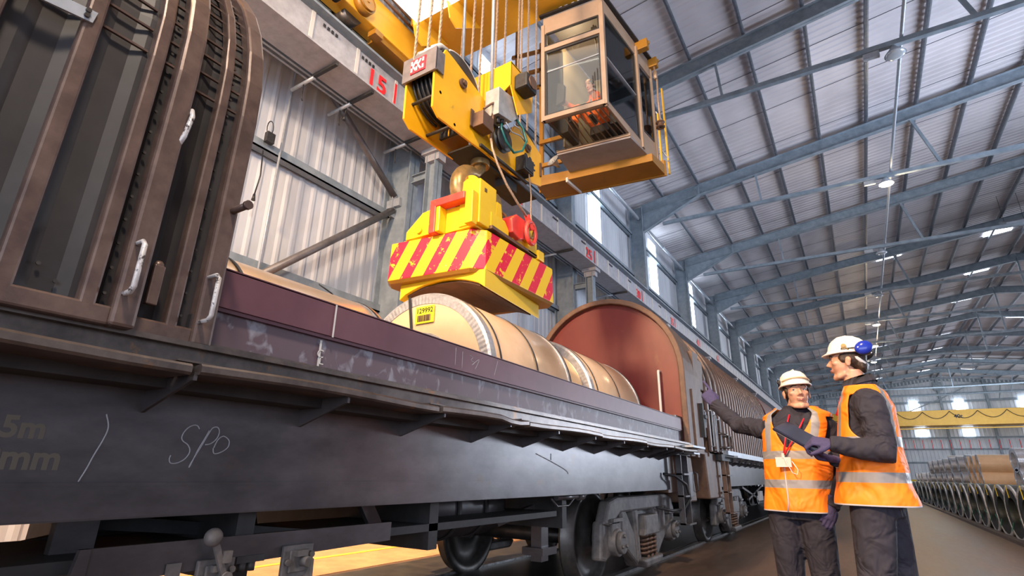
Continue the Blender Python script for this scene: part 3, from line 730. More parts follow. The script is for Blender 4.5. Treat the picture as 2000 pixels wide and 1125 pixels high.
MB().cyl((-2.15, 4.1, .865), (-2.15, 4.55, .865), .022, 12).cyl((-2.15, 4.5, .865), (-2.15, 4.6, .865), .032, 12).tube([(-2.14, 4.0, .86), (-2.14, 4.1, .80), (-2.14, 4.3, .80), (-2.14, 4.4, .85)], .008, 6).build('air_pipe', 'solebar', wg)
# end steps
def steps(y, par, mat='solebar'):
    t = MB()
    for dy in (0, .30): t.box((-2.02, y+dy, .48), (-1.95, y+dy+.018, 1.3))
    t.box((-2.05, y, .48), (-1.90, y+.31, .50)); t.box((-2.02, y, .80), (-1.92, y+.31, .82)); t.box((-2.02, y, 1.06), (-1.92, y+.31, 1.08))
    t.build('step_ladder', mat, par)
steps(7.12, wg)
MB().tube([(-2.07, 6.75, 1.07), (-1.98, 6.9, 1.05), (-1.93, 7.2, .95), (-1.93, 7.35, .78), (-1.98, 7.2, .66), (-2.05, 6.9, .65), (-2.1, 6.5, .70)], .016, 8).build('air_hose', 'underframe', wg)
MB().box((-4.2, 7.0, .85), (-2.1, 7.5, 1.3)).build('headstock', 'brown', wg)
MB().prism([(7.42, 1.32), (7.9, 1.32), (8.05, .72), (7.5, .72)], 'x', -2.6, -2.02).build('end_casing', 'brown', wg, bevel=.02)
MB().box((-2.02, 7.5, .80), (-1.96, 7.72, 1.1)).tube([(-1.96, 7.75, .85), (-1.92, 7.75, .87), (-1.92, 7.75, 1.08), (-1.96, 7.75, 1.1)], .01, 8).build('end_fitting', 'solebar', wg, bevel=.01)
for x in (-2.6, -3.8): MB().cyl((x, 7.5, 1.05), (x, 8.35, 1.05), .09, 16).cyl((x, 8.33, 1.05), (x, 8.38, 1.05), .22, 24).build('buffer', 'brown', wg)
# vertical post and box at the far side of the arch
MB().box((-2.02, 7.95, 1.30), (-1.93, 8.05, 2.25)).build('corner_post', 'brown', wg)
MB().box((-2.1, 8.35, 1.9), (-1.98, 8.7, 2.9)).build('gap_cover', 'brown', wg)
# ---------------------------------------------------------------- bogie
def bogie(yc, par):
    """three-piece freight bogie, wheelbase 1.8"""
    for s, xs in ((1, -2.20), (-1, -4.20)):
        def yz(l): return [(yc+a, z) for a, z in l]
        f = MB()
        # cast side frame as outline with windows made of pieces
        t0, t1 = xs-.075, xs+.045
        f.prism(yz([(-1.15, .60), (-1.02, .80), (-.80, .835), (.80, .835), (1.02, .80), (1.15, .60), (1.0, .57), (.74, .68), (-.74, .68), (-1.0, .57)]), 'x', t0, t1)
        f.prism(yz([(-1.15, .62), (-.74, .68), (-.76, .36), (-1.08, .27), (-1.20, .29)]), 'x', t0-.02, t1-.03)
        f.prism(yz([(1.15, .62), (.74, .68), (.76, .36), (1.08, .27), (1.20, .29)]), 'x', t0-.02, t1-.03)
        f.prism(yz([(-.72, .70), (-.58, .70), (-.20, .30), (-.16, .16), (-.30, .15), (-.74, .40)]), 'x', t0, t1)
        f.prism(yz([(.72, .70), (.58, .70), (.20, .30), (.16, .16), (.30, .15), (.74, .40)]), 'x', t0, t1)
        f.prism(yz([(-.34, .22), (.34, .22), (.24, .13), (-.24, .13)]), 'x', t0-.05, t1+.08)
        f.prism(yz([(-.40, .70), (-.27, .70), (-.25, .18), (-.33, .18)]), 'x', t0, t1+.02); f.prism(yz([(.40, .70), (.27, .70), (.25, .18), (.33, .18)]), 'x', t0, t1+.02)
        f.box((t0, yc-.26, .52), (t1-.05, yc+.26, .70))
        fr = f.build('side_frame', 'bogie', par, bevel=.026)
        bo = MB(); bo.prism(yz([(-.22, .64), (.22, .64), (.22, .50), (.26, .44), (-.26, .44), (-.22, .50)]), 'x', xs-.1, xs+.12*s if s > 0 else xs-.12)
        bo.build('bolster_end', 'bogie', fr, bevel=.012)
        for dy in (-.13, .0, .13):
            sp = MB(); pts = [(xs+.05*s+.048*cos(a), yc+dy+.048*sin(a), .23+.21*a/(2*pi*5)) for a in [i*2*pi/12 for i in range(61)]]
            sp.tube(pts, .013, 7); sp.build('coil_spring', 'brown', fr)
        for dy in (-.9, .9):
            a = MB().cyl((xs-.06*s, yc+dy, .43), (xs+.085*s, yc+dy, .43), .125, 28).cyl((xs+.085*s, yc+dy, .43), (xs+.13*s, yc+dy, .43), .10, 28).box((xs-.05, yc+dy-.11, .47), (xs+.06*s, yc+dy+.11, .60))
            a = a.build('axle_box', 'bogie', fr, bevel=.008)
            for q in range(3):
                an = pi/2+q*2*pi/3
                MB().cyl((xs+.13*s, yc+dy+.06*cos(an), .43+.06*sin(an)), (xs+.15*s, yc+dy+.06*cos(an), .43+.06*sin(an)), .017, 6).build('cap_bolt', 'bogie', a)
            MB().beam((xs+.02*s, yc+dy-.12, .63), (xs+.02*s, yc+dy+.12, .63), .12, .03).build('pad', 'bogie', fr)
    MB().box((-4.15, yc-.2, .45), (-2.25, yc+.2, .70)).build('bolster', 'underframe', par)
    for dy in (-.9, .9):
        w_ = MB()
        for x, s in ((-2.47, 1), (-3.97, -1)):
            w_.revolve([(.08, -.05*s), (.12, -.05*s), (.14, -.03*s), (.36, -.02*s), (.38, -.07*s), (.455, -.07*s), (.482, -.065*s), (.482, -.045*s), (.455, -.03*s), (.448, .065*s), (.385, .065*s), (.365, .02*s), (.14, .03*s), (.12, .09*s), (.08, .09*s)], (x, yc+dy, .455), 'x', 64, closed=True)
        w_.cyl((-4.15, yc+dy, .455), (-2.25, yc+dy, .455), .08, 20)
        w_.build('wheelset', 'wheel', par)
bogie(6.25, wg)
for z in (.55,): MB().cyl((-2.33, 2.9, .0+.46), (-2.30, 2.9, .46), .001, 6)
# middle wheelset seen behind the tank
def dark_wheelset(yc, par):
    w_ = MB()
    for x, s in ((-3.97, -1),):
        w_.revolve([(.08, -.05*s), (.36, -.02*s), (.38, -.07*s), (.482, -.065*s), (.482, -.045*s), (.455, -.03*s), (.448, .065*s), (.385, .065*s), (.365, .02*s), (.08, .06*s)], (x, yc, .455), 'x', 64, closed=True)
    w_.build('wheelset', 'wheel', par)
# ================================================================ second wagon
w2 = thing('covered_steel_wagon', (CX, 12, 0), 'brown covered wagon with closely ribbed hood, coupled behind the red bulkhead', 'wagon', 'steel-carrying railway wagons')
MB().box((-2.12, 10.0, .89), (-2.09, 22, 1.34)).box((-2.2, 10.0, .885), (-2.085, 22, .905)).build('solebar', 'solebar', w2)
MB().box((-4.3, 9.6, 1.30), (-1.95, 22, 1.40)).build('deck', 'underframe', w2)
MB().box((-1.99, 9.9, 1.40), (-1.90, 22, 1.47)).box((-1.85, 10.1, 1.36), (-1.79, 22, 1.39)).build('guide_rail', 'galv', w2)
for k in range(18):
    y = 10.5+.64*k
    MB().prism([(-2.09, 1.235), (-1.80, 1.335), (-1.79, 1.36), (-2.09, 1.36)], 'y', y-.008, y+.008).build('bracket', 'solebar', w2)
h = MB(); prof = []
y = 9.95
while y < 15.4: prof += [(y, .0), (y+.10, .0), (y+.125, .04), (y+.185, .04), (y+.21, 0)]; y += .255
rs = [[Vector((x, yy, z)) for x, z in arch(1.20+d, 2.42, 1.48)] for yy, d in prof]
rsi = [[Vector((x, yy, z)) for x, z in arch(1.15, 2.42, 1.48)] for yy, d in prof[::-1]]
h.rings(rs+rsi, 0, False, False, True)
M['ribhood'] = steel('brown_ribbed_hood', (.10, .058, .043), (.18, .108, .083), .36, .3, scale=6, bump=.04, rust=(.12, .06, .04), rustamt=.62, rustscale=3)
hd = h.build('ribbed_hood', 'ribhood', w2)
M['maroon'] = steel('maroon_hood', (.075, .006, .010), (.11, .012, .016), .6, scale=2, bump=.02)
r = MB(); arch_shell(r, 1.22, 2.42, 1.42, 16.1, 21.8, .04); r.prism([(x, z) for x, z in arch(1.18, 2.42, 1.42)], 'y', 16.15, 16.2); r.build('smooth_hood', 'maroon', w2)
for a, c, hw in ((9.02, 9.10, 1.23), (9.28, 9.40, 1.255), (9.62, 9.72, 1.26)):
    r = MB(); arch_shell(r, hw, 2.42, 1.42, a, c, .05); r.build('end_hoop', 'rib', hd, bevel=.01)
r = MB(); arch_shell(r, 1.19, 2.42, 1.42, 9.10, 9.96, .03); r.build('end_hood', 'brown', hd)
MB().prism([(x, z) for x, z in arch(1.16, 2.42, 1.35)], 'y', 9.12, 9.16).build('end_wall', 'brown', w2)
MB().box((-2.1, 8.75, 2.35), (-2.0, 9.05, 2.85)).box((-2.1, 8.85, 1.65), (-2.02, 9.1, 2.35)).build('end_box', 'brown', w2, bevel=.02)
MB().prism([(8.9, 1.42), (9.9, 1.40), (9.9, .72), (9.0, .72)], 'x', -2.5, -2.06).build('end_casing', 'brown', w2, bevel=.02)
MB().box((-4.2, 9.0, .85), (-2.2, 9.4, 1.3)).build('headstock', 'brown', w2)
for x in (-2.6, -3.8): MB().cyl((x, 8.42, 1.05), (x, 9.1, 1.05), .09, 16).cyl((x, 8.40, 1.05), (x, 8.45, 1.05), .22, 24).build('buffer', 'brown', w2)
for x0, y0, z0, z1 in ((-1.93, 8.6, 2.0, 1.75), (-1.93, 9.05, 2.05, 1.5), (-1.92, 9.25, 2.0, 1.45), (-1.92, 9.55, 1.95, 1.45)):
    MB().tube([(x0-.06, y0, z0), (x0, y0, z0), (x0, y0+.02, z0-.02), (x0, y0+.02, z1), (x0-.06, y0, z1)], .014, 8).build('grab_handle', 'galv', w2)
MB().tube([(-2.0, 9.5, 1.72), (-1.88, 9.5, 1.72), (-1.88, 9.9, 1.72), (-1.88, 9.92, 1.70), (-1.88, 9.92, 1.52), (-1.88, 9.5, 1.50), (-2.0, 9.5, 1.5)], .016, 8).tube([(-2.0, 9.8, 1.70), (-1.86, 10.05, 1.70), (-1.86, 10.07, 1.68), (-1.86, 10.07, 1.52), (-2.0, 9.8, 1.5)], .016, 8).build('guard_rail', 'ledge', w2)
MB().box((-1.95, 8.5, 1.88), (-1.90, 8.62, 1.93)).box((-1.98, 8.45, 1.6), (-1.92, 8.52, 2.1)).build('latch', 'underframe', w2)
steps(9.78, w2, 'brown')
bogie(11.0, w2)
MB().cyl((-2.9, 13.5, .75), (-2.9, 15, .75), .2, 20).build('air_tank', 'underframe', w2)
MB().beam((-2.2, 12.4, .85), (-2.2, 14.0, .62), .04, .04).beam((-2.2, 13.0, .6), (-2.2, 15.0, .86), .04, .04).build('brake_rod', 'solebar', w2)
MB().box((-2.15, 14.0, .55), (-2.1, 14.4, .75)).build('label_plate', 'stripe', w2)
# third wagon
w3 = thing('covered_steel_wagon', (CX, 28, 0), 'dark red covered wagon farthest down the train', 'wagon', 'steel-carrying railway wagons')
r = MB(); arch_shell(r, 1.25, 2.35, 1.40, 22.4, 36, .04); r.prism([(x, z) for x, z in arch(1.2, 2.35, 1.4)], 'y', 22.45, 22.5); r.build('hood', 'maroon', w3)
MB().box((-4.3, 22.4, .9), (-2.1, 36, 1.4)).build('underframe', 'solebar', w3)
bogie(24.5, w3)
# ================================================================ coils in the near wagon
M['wrap'] = steel('tan_paper_wrap', (.66, .44, .26), (.76, .53, .33), .35, 0, scale=3, bump=.02)
M['wrapshine'] = steel('glossy_tan_wrap', (.62, .42, .26), (.74, .52, .34), .22, .1, scale=2, bump=.02)
M['foil'] = steel('crimped_foil_edge', (.42, .41, .42), (.66, .65, .66), .28, .6, scale=20, bump=.05)
M['strapblack'] = plain('black_strap', (.02, .02, .024), .35)
M['labelyellow'] = plain('yellow_label', (.90, .78, .02), .5)
GC = 'wrapped steel coils in the near wagon'
def wrapped_coil(y0, y1, r, lab, z=1.81, x=-3.2, bore=.35, strapx=None):
    t = thing('steel_coil', (x, (y0+y1)/2, z-r), lab, 'coil', GC)
    MB().revolve([(bore, y0), (r-.012, y0), (r, y0+.012), (r, y1-.012), (r-.012, y1), (bore, y1)], (x, 0, z), 'y', 96, smooth=True, closed=True).build('wrapping', 'wrapshine', t)
    MB().revolve([(bore+.02, y0-.002), (r-.10, y0-.002), (r-.10, y0+.01), (bore+.02, y0+.01)], (x, 0, z), 'y', 96, smooth=False, closed=True).build('end_paper', 'wrap', t)
    # crimped outer edge guard
    e = MB(); n = 220; rs = []
    for (rr, yy) in ((r-.095, y0-.004), (r-.02, y0-.006), (r+.004, y0+.004), (r+.006, y0+.075), (r-.01, y0+.075)):
        ring = []
        for k in range(n):
            a = 2*pi*k/n; w = (.0012 if k % 2 else 0) if rr < r-.01 and yy < y0 else 0
            ring.append(Vector((x+rr*cos(a), yy-w, z+rr*sin(a))))
        rs.append(ring)
    e.rings(rs, 0, False, False); e.build('edge_guard', 'foil', t)
    MB().revolve([(r-.05, y1+.004), (r+.005, y1+.004), (r+.006, y1-.07), (r-.01, y1-.07)], (x, 0, z), 'y', 96, closed=True).build('edge_guard', 'foil', t)
    MB().revolve([(bore-.006, y0+.06), (bore-.006, y0-.006), (bore+.07, y0-.006), (bore+.07, y0+.002)], (x, 0, z), 'y', 64, closed=True).build('bore_guard', 'foil', t)
    for f in (.10, .52, .985):
        yy = y0+(y1-y0)*f
        MB().revolve([(r+.0055, yy-.012), (r+.009, yy-.012), (r+.009, yy+.012), (r+.0055, yy+.012)], (x, 0, z), 'y', 96, closed=True).build('strap', 'strapblack', t)
    return t
c1 = wrapped_coil(.35, 2.60, .60, 'tan wrapped coil partly hidden by the hood, nearest coil in the wagon', z=1.66)
c2 = wrapped_coil(3.5, 4.98, .79, 'tan wrapped coil with yellow label 129992 under the magnet')
c3 = wrapped_coil(5.5, 7.1, .79, 'tan wrapped coil between the labelled coil and the red bulkhead', z=1.80)
# axial straps: down the end face and along the side
MB().beam((-3.275, 3.485, 2.09), (-3.36, 3.485, 2.59), .028, .006, up=(0, 1, 0)).build('strap', 'strapblack', c2)
a = radians(7)
mb = MB(); r = .80
mb.box((-3.2+r*cos(a)-.012, 3.47, 1.81+r*sin(a)-.012), (-3.2+r*cos(a)+.006, 4.99, 1.81+r*sin(a)+.016)); mb.beam((-3.2+.40*cos(a), 3.483, 1.81+.4*sin(a)), (-3.2+r*cos(a), 3.483, 1.81+r*sin(a)), .028, .006, up=(0, 1, 0))
mb.build('strap', 'strapblack', c2)
a = radians(110); MB().beam((-3.2+.35*cos(a), 5.484, 1.80+.35*sin(a)), (-3.2+.795*cos(a), 5.484, 1.80+.795*sin(a)), .03, .006, up=(0, 1, 0)).build('strap', 'strapblack', c3)
lab = MB().box((-3.265, 3.480, 2.315), (-3.045, 3.486, 2.475)).build('label', 'labelyellow', c2)
place_text('129992', .066, (-3.155, 3.478, 2.432), (1, 0, 0), (0, 0, 1), lab, 'number', 'strapblack', .0005, bold=.001)
bc = MB(); xx = -3.235; random.seed(3)
while xx < -3.08: wv = random.choice((.003, .005, .007)); bc.box((xx, 3.476, 2.332), (xx+wv, 3.479, 2.392)); xx += wv+random.choice((.003, .005))
bc.build('barcode', 'brown', lab)
lab = MB().box((-.09, -.003, -.10), (.09, .003, .10)).xform(Matrix.Translation((-3.47, 5.48, 2.40)) @ Matrix.Rotation(.5, 4, 'Y')).build('label', 'labelyellow', c3)
mb = MB()
for q in range(7): mb.box((-.05, -.006, -.06+q*.018), (.03, -.003, -.052+q*.018))
mb.xform(Matrix.Translation((-3.47, 5.48, 2.40)) @ Matrix.Rotation(.5, 4, 'Y')).build('print', 'strapblack', lab)
# loose strap tails on the first coil
MB().tube([(-3.2, 2.57, 2.25), (-3.2, 2.48, 2.31), (-3.2, 2.36, 2.345)], .006, 6).build('strap_tail', 'strapblack', c1)
# ================================================================ overhead crane above the wagon
CYel = 'craneyellow'
M['yellow'] = steel('chrome_yellow_block', (.80, .38, .008), (.90, .47, .014), .36, scale=3, bump=.02, rust=(.32, .17, .04), rustamt=.66, rustscale=3.5)
M['shadedochre'] = steel('shade_darkened_ochre_steel', (.27, .125, .012), (.36, .17, .02), .45, scale=2, bump=.02)  # ochre crane paint, darkened to carry the shade of the unlit platform underside
M['glowwhite'] = plain('glowing_white_tray', (.95, .93, .88), .4, emit=(1, .97, .92), es=1.6)  # white tray with an added glow so it reads bright; not a known lamp
cr = thing('overhead_crane', (-3, 6.5, 8.8), 'near yellow overhead crane with a glowing white tray above the hook block', 'crane')
mb = MB(); mb.box((-6.3, 5.9, 9.55), (30, 7.15, 11.3)); g1 = mb.build('bridge_girder', CYel, cr)
mb = MB(); mb.box((-6.3, 1.6, 9.55), (30, 2.6, 11.3)); mb.build('bridge_girder', CYel, cr)
mb = MB()
for x in (-5.95, -5.2, -4.45): mb.prism([(5.9, 9.55), (5.9, 9.0), (6.15, 8.92), (6.9, 9.55)], 'x', x, x+.02)
for i, x in enumerate((-6.0, -5.15)):
    MB().prism([(5.55, 9.6), (5.75, 8.98), (5.95, 8.9), (6.7, 9.55)], 'x', x, x+.025).build('gusset_plate', CYel, cr)
MB().box((-5.95, 4.0, 9.30), (-2.5, 5.75, 9.34)).box((-5.95, 5.73, 9.3), (-2.5, 5.76, 10.1)).box((-5.98, 4.0, 9.3), (-5.93, 5.76, 10.3)).build('glowing_tray', 'glowwhite', cr)
ec1 = MB().box((-6.85, 3.4, 8.93), (-6.45, 7.6, 9.62)).prism([(3.4, 8.93), (3.4, 9.62), (2.9, 9.5), (2.9, 9.1)], 'x', -6.85, -6.45).build('end_carriage', CYel, cr, bevel=.02)
MB().box((-6.8, 5.3, 8.80), (-6.5, 7.5, 8.95)).box((-6.62, 5.15, 8.78), (-6.42, 5.35, 8.9)).build('rail_sweep', 'shadedochre', ec1)
for y in (4.75, 6.9):
    w_ = MB().cyl((-6.98, y, 8.98), (-6.60, y, 8.98), .20, 32).cyl((-6.98, y, 8.98), (-6.90, y, 8.98), .24, 32).build('travel_wheel', 'wheel', ec1)
MB().cyl((-6.45, 4.80, 9.12), (-6.30, 4.80, 9.12), .20, 32).cyl((-6.30, 4.80, 9.12), (-6.27, 4.80, 9.12), .165, 32).cyl((-6.27, 4.8, 9.12), (-6.25, 4.8, 9.12), .02, 12).tube([(-6.26, 4.80+.165*cos(a), 9.12+.165*sin(a)) for a in [i*pi/12 for i in range(24)]], .008, 6, closed=True).build('gearbox_cover', 'shadedochre', ec1)
MB().tube([(-6.4, 4.3, 9.7), (-6.35, 5.1, 9.62), (-6.38, 5.6, 9.64), (-6.4, 7.2, 9.6)], .03, 8).tube([(-6.3, 4.5, 9.8), (-6.3, 5.3, 9.72), (-6.38, 7.2, 9.66)], .02, 8).build('cable_run', 'brown', ec1)
MB().box((-6.9, 3.3, 9.35), (-6.5, 4.1, 9.9)).cyl((-6.6, 4.3, 8.95), (-6.4, 4.3, 8.95), .1, 12).build('travel_motor', 'underframe', ec1)
# handrails and posts beside the cab
hr = MB()
for p, q in (((-5.85, 9.0, 10.95), (-4.9, 9.0, 10.75)), ((-5.8, 9.0, 10.35), (-4.2, 9.0, 10.05)), ((-5.75, 9.0, 9.9), (-4.2, 9.0, 9.5)), ((-5.7, 9.0, 12), (-5.7, 9.0, 9.9)), ((-5.0, 9.0, 11.0), (-5.0, 9.0, 9.7)), ((-4.95, 8.9, 9.6), (-4.95, 8.9, 6.8)), ((-4.95, 8.8, 8.0), (-4.3, 8.8, 7.95)), ((-4.95, 8.8, 7.4), (-4.3, 8.8, 7.35))):
    hr.beam(p, q, .06, .09)
hr.build('handrail', 'shadedochre', cr)

# ---------------------------------------------------------------- ropes
M['rope'] = steel('steel_wire_rope', (.26, .18, .125), (.50, .37, .28), .45, .4, scale=60, bump=.3)
def rope_mesh(x0, y0, z0, x1, y1, z1, r):
    """twisted strands round a straight line"""
    mb = MB(); p0, p1 = Vector((x0, y0, z0)), Vector((x1, y1, z1)); L_ = (p1-p0).length; n = int(L_/.035)
    for s in range(3):
        pts = []
        for i in range(n+1):
            t = i/n; a = 2*pi*s/3+t*L_/.21*2*pi
            pts.append(p0.lerp(p1, t)+Vector((cos(a), sin(a), 0))*r*.55)
        mb.tube(pts, r*.62, 6)
    return mb
GR = 'wire ropes from the crane down to the hook block'
for i, (x, y, z0, lb) in enumerate(((-3.28, 3.17, 5.05, 'leftmost of the three ropes above the red logo plate'), (-3.20, 3.27, 5.15, 'middle of the three ropes above the red logo plate'), (-3.12, 3.35, 5.2, 'rightmost of the three ropes above the red logo plate'),
        (-3.26, 3.90, 5.25, 'left rope of the second bunch, passing behind the big sheave'), (-3.2, 4.02, 5.15, 'middle rope of the second bunch beside the big sheave'), (-3.13, 4.10, 5.1, 'right rope of the second bunch beside the big sheave'),
        (-3.25, 4.58, 5.2, 'first rope rising behind the yellow folded guard'), (-3.2, 4.72, 5.2, 'second rope rising behind the yellow folded guard'), (-3.14, 4.97, 5.2, 'third rope, at the peak of the yellow folded guard'),
        (-3.26, 5.24, 5.0, 'thin rope just right of the yellow folded guard'), (-3.2, 5.33, 5.0, 'middle rope between the folded guard and the cab'), (-3.12, 5.43, 5.0, 'rightmost rope, nearest the crane cab'))):
    tag(rope_mesh(x, y, z0, x, y+.04, 9.56, .014).build('wire_rope', 'rope', origin=(x, y, z0)), lb, 'rope', GR)
tag(MB().tube([(-3.1, 3.62, 9.5), (-3.1, 3.70, 7), (-3.1, 3.75, 5.2)], .016, 8).build('power_cable', 'galv'), 'single smooth grey cable left of the second rope bunch', 'cable')
tag(MB().tube([(-3.0, 4.13, 9.5), (-3.0, 4.15, 7), (-3.0, 4.18, 5.3)], .022, 8).build('conduit_tube', 'galv'), 'straight grey tube between the two rope groups', 'pipe')

# ---------------------------------------------------------------- hook block
M['plategrey'] = steel('grey_end_plate', (.14, .13, .14), (.22, .20, .21), .45, .2, scale=8, bump=.05, rust=(.22, .12, .07), rustamt=.62, rustscale=6)
hb = thing('hook_block', (-3.2, 4.3, 4.4), 'long yellow hook block with a red KCI plate on its end', 'crane block')
XN, XF = -3.0, -3.40
outline = [(3.20, 4.43), (3.20, 4.86), (3.34, 5.22), (3.50, 5.20), (4.05, 4.98), (4.10, 4.62), (3.95, 4.40)]
np_ = MB().prism([(3.20, 4.43), (3.19, 4.90), (3.34, 5.24), (3.48, 5.22), (4.20, 5.05), (4.28, 4.75), (4.02, 4.40), (3.3, 4.36)], 'x', XN-.025, XN).build('side_plate', 'yellow', hb, bevel=.006)
MB().prism([(3.20, 4.43), (3.19, 4.90), (3.30, 5.20), (3.48, 5.18), (4.20, 5.05), (4.28, 4.75), (4.02, 4.40), (3.3, 4.36)], 'x', XF, XF+.025).build('side_plate', 'yellow', hb, bevel=.006)
MB().prism([(4.02, 4.40), (4.28, 4.75), (4.6, 4.95), (4.68, 5.12), (4.86, 5.24), (5.05, 5.2), (5.38, 5.10), (5.38, 4.62), (4.66, 4.42)], 'x', XN-.025, XN).build('side_plate', 'yellow', hb, bevel=.006)
MB().prism([(4.02, 4.40), (4.28, 4.75), (4.6, 4.95), (4.68, 5.12), (4.86, 5.24), (5.05, 5.2), (5.38, 5.10), (5.38, 4.62), (4.66, 4.42)], 'x', XF, XF+.025).build('side_plate', 'shadedochre', hb)
MB().box((XF, 3.9, 4.40), (XN-.02, 5.3, 4.42)).box((XF+.02, 3.75, 4.5), (XN-.02, 3.78, 4.95)).box((XF+.02, 4.35, 4.42), (XN-.02, 4.38, 5.0)).build('inner_web', 'dark', hb)
MB().box((XF+.15, 3.745, 4.50), (XF+.165, 3.75, 4.68)).build('yellow_tab', 'yellow', hb)
# near sheaves
def sheaves(yc, zc, r, par, xs):
    for x in xs:
        MB().revolve([(.05, x-.03), (r, x-.03), (r, x-.02), (r-.045, x), (r, x+.02), (r, x+.03), (.05, x+.03)], (0, yc, zc), 'x', 48, closed=True).build('sheave', 'black', par)
def revx(prof, c, n=48): return None
def sheave(x, yc, zc, r, par, mat='black'):
    s = MB(); s.revolve([(.05, -.028), (r, -.028), (r, -.02), (r-.04, 0), (r, .02), (r, .028), (.05, .028)], (x, yc, zc), 'x', 48, closed=True)
    s.build('sheave', mat, par)
for x in (-3.30, -3.235, -3.17, -3.105, -3.05): sheave(x, 3.62, 4.98, .36 if x < -3.06 else .37, hb)
for x in (-3.30, -3.235, -3.17, -3.105, -3.05): sheave(x, 5.0, 4.95, .34, hb)
# rope coils seen between the plates under the logo plate
for q in range(6):
    x = XF+.06+q*.055
    MB().tube([(x, 3.62+.385*cos(a), 4.98+.385*sin(a)) for a in [radians(100+6*i) for i in range(30)]], .014, 6).build('rope_wrap', 'black', hb)
# pale rope guards at the top
for x in (-3.29, -3.2, -3.11): MB().tube([(x, 3.22, 5.10), (x, 3.26, 5.24), (x, 3.36, 5.35), (x, 3.48, 5.37)], .035, 10).build('rope_guard', 'stripe', hb)
MB().tube([(-3.03, 3.62+.385*cos(a), 4.98+.385*sin(a)) for a in [radians(20+10*i) for i in range(11)]], .010, 6).build('sheave_rim', 'stripe', hb)
for y, z in ((3.63, 5.0), (5.0, 4.98)):
    MB().cyl((XN, y, z), (XN+.03, y, z), .055, 24).cyl((XN+.03, y, z), (XN+.055, y, z), .032, 6).build('pin_nut', 'brown', hb, bevel=.004)
MB().box((XF-.02, 3.16, 4.84), (XN+.03, 3.185, 5.13)).box((XN+.01, 3.17, 4.86), (XN+.03, 3.30, 5.12)).box((XF-.02, 3.17, 4.86), (XF, 3.30, 5.12)).build('end_plate', 'plategrey', hb, bevel=.004)
M['kcired'] = plain('logo_red', (.80, .03, .05), .45); M['logowhite'] = plain('logo_white', (.9, .84, .78), .5)
lg = MB().box((-3.30, 3.150, 4.895), (-3.10, 3.158, 5.07)).build('logo_plate', 'kcired', hb)
mb = MB()
def bar(a, c, w=.02):
    mb.beam((a[0], 3.148, a[1]), (c[0], 3.148, c[1]), .006, w, up=(0, 0, 1) if abs(a[1]-c[1]) < .02 else (1, 0, 0))
def k_(x):
    bar((x, 4.915), (x, 4.965)); bar((x, 5.0), (x, 5.05)); bar((x+.015, 4.982), (x+.055, 5.045)); bar((x+.015, 4.982), (x+.06, 4.92))
k_(-3.28); k_(-3.215); bar((-3.13, 4.915), (-3.13, 4.965)); bar((-3.13, 5.0), (-3.13, 5.05))
mb.build('logo_marks', 'logowhite', lg)
for z in (4.66, 4.43): MB().cyl((XF, 3.30 if z > 4.5 else 3.55, z), (XN, 3.30 if z > 4.5 else 3.55, z), .018, 12).build('spacer_rod', 'underframe', hb)
place_text('80t', .21, (XN+.003, 5.07, 4.82), (0, 1, 0), (0, 0, 1), hb, 'lettering', 'black', .001, bold=.004)
MB().box((XN, 5.33, 4.75), (XN+.02, 5.36, 4.95)).build('edge_hinge', 'brown', hb)
# folded guard hood on top
gd = MB()
xa, xb = -3.30, -2.74; ya = 4.2
gd.prism([(-3.32, 5.62), (xb, 5.63), (xb, 5.30), (-2.95, 5.16), (-3.15, 5.10)], 'y', ya-.008, ya+.008)
gd.prism([(ya, 5.63), (4.70, 5.66), (4.68, 5.22), (4.36, 4.98), (ya, 5.28)], 'x', xb-.012, xb)
gd.prism([(-3.32, 5.62), (xb, 5.63), (xb, 5.612), (-3.32, 5.60)], 'y', ya, 4.7)
gd.build('folded_guard', 'yellow', hb)
mt = MB().box((-2.74, 4.26, 5.27), (-2.56, 4.50, 5.47)).cyl((-2.74, 4.37, 5.45), (-2.65, 4.37, 5.45), .09, 16).build('motor', 'black', hb, bevel=.025)
MB().cyl((-2.56, 4.38, 5.37), (-2.545, 4.38, 5.37), .085, 8).build('motor_cap', 'brown', mt)
M['boxgrey'] = steel('scuffed_grey_box', (.30, .31, .32), (.46, .47, .48), .4, .3, scale=7, bump=.03)
MB().prism([(4.02, 4.80), (4.30, 4.86), (4.42, 4.98), (4.42, 5.12), (4.28, 5.20), (4.02, 5.16)], 'x', -2.97, -2.78).build('junction_box', 'boxgrey', hb, bevel=.006)
MB().box((-2.98, 3.82, 4.56), (-2.84, 4.02, 4.74)).box((-2.985, 3.78, 4.56), (-2.97, 3.84, 4.78)).build('terminal_box', 'brown', hb, bevel=.006)
MB().tube([(-2.86, 4.28, 5.35), (-2.84, 4.26, 5.18), (-2.84, 4.12, 5.06), (-2.86, 3.98, 4.92), (-2.88, 3.88, 4.8)], .013, 8).tube([(-2.9, 4.06, 5.0), (-2.86, 4.03, 4.8), (-2.87, 4.02, 4.5)], .016, 8).build('conduit_bend', 'brown', hb)
MB().revolve([(.03, -.03), (.15, -.03), (.15, -.02), (.08, -.02), (.08, .02), (.15, .02), (.15, .03), (.03, .03)], (-2.9, 4.30, 4.66), 'x', 32, closed=True).build('cable_reel', 'black', hb)
M['greenhose'] = plain('green_hose', (.01, .12, .11), .35)
MB().tube([(-2.80, 4.42, 4.98), (-2.76, 4.50, 4.90), (-2.74, 4.56, 4.74), (-2.76, 4.50, 4.58), (-2.80, 4.38, 4.50), (-2.82, 4.24, 4.58), (-2.84, 4.17, 4.72), (-2.84, 4.18, 4.82)], .014, 8).build('green_hose', 'greenhose', hb)
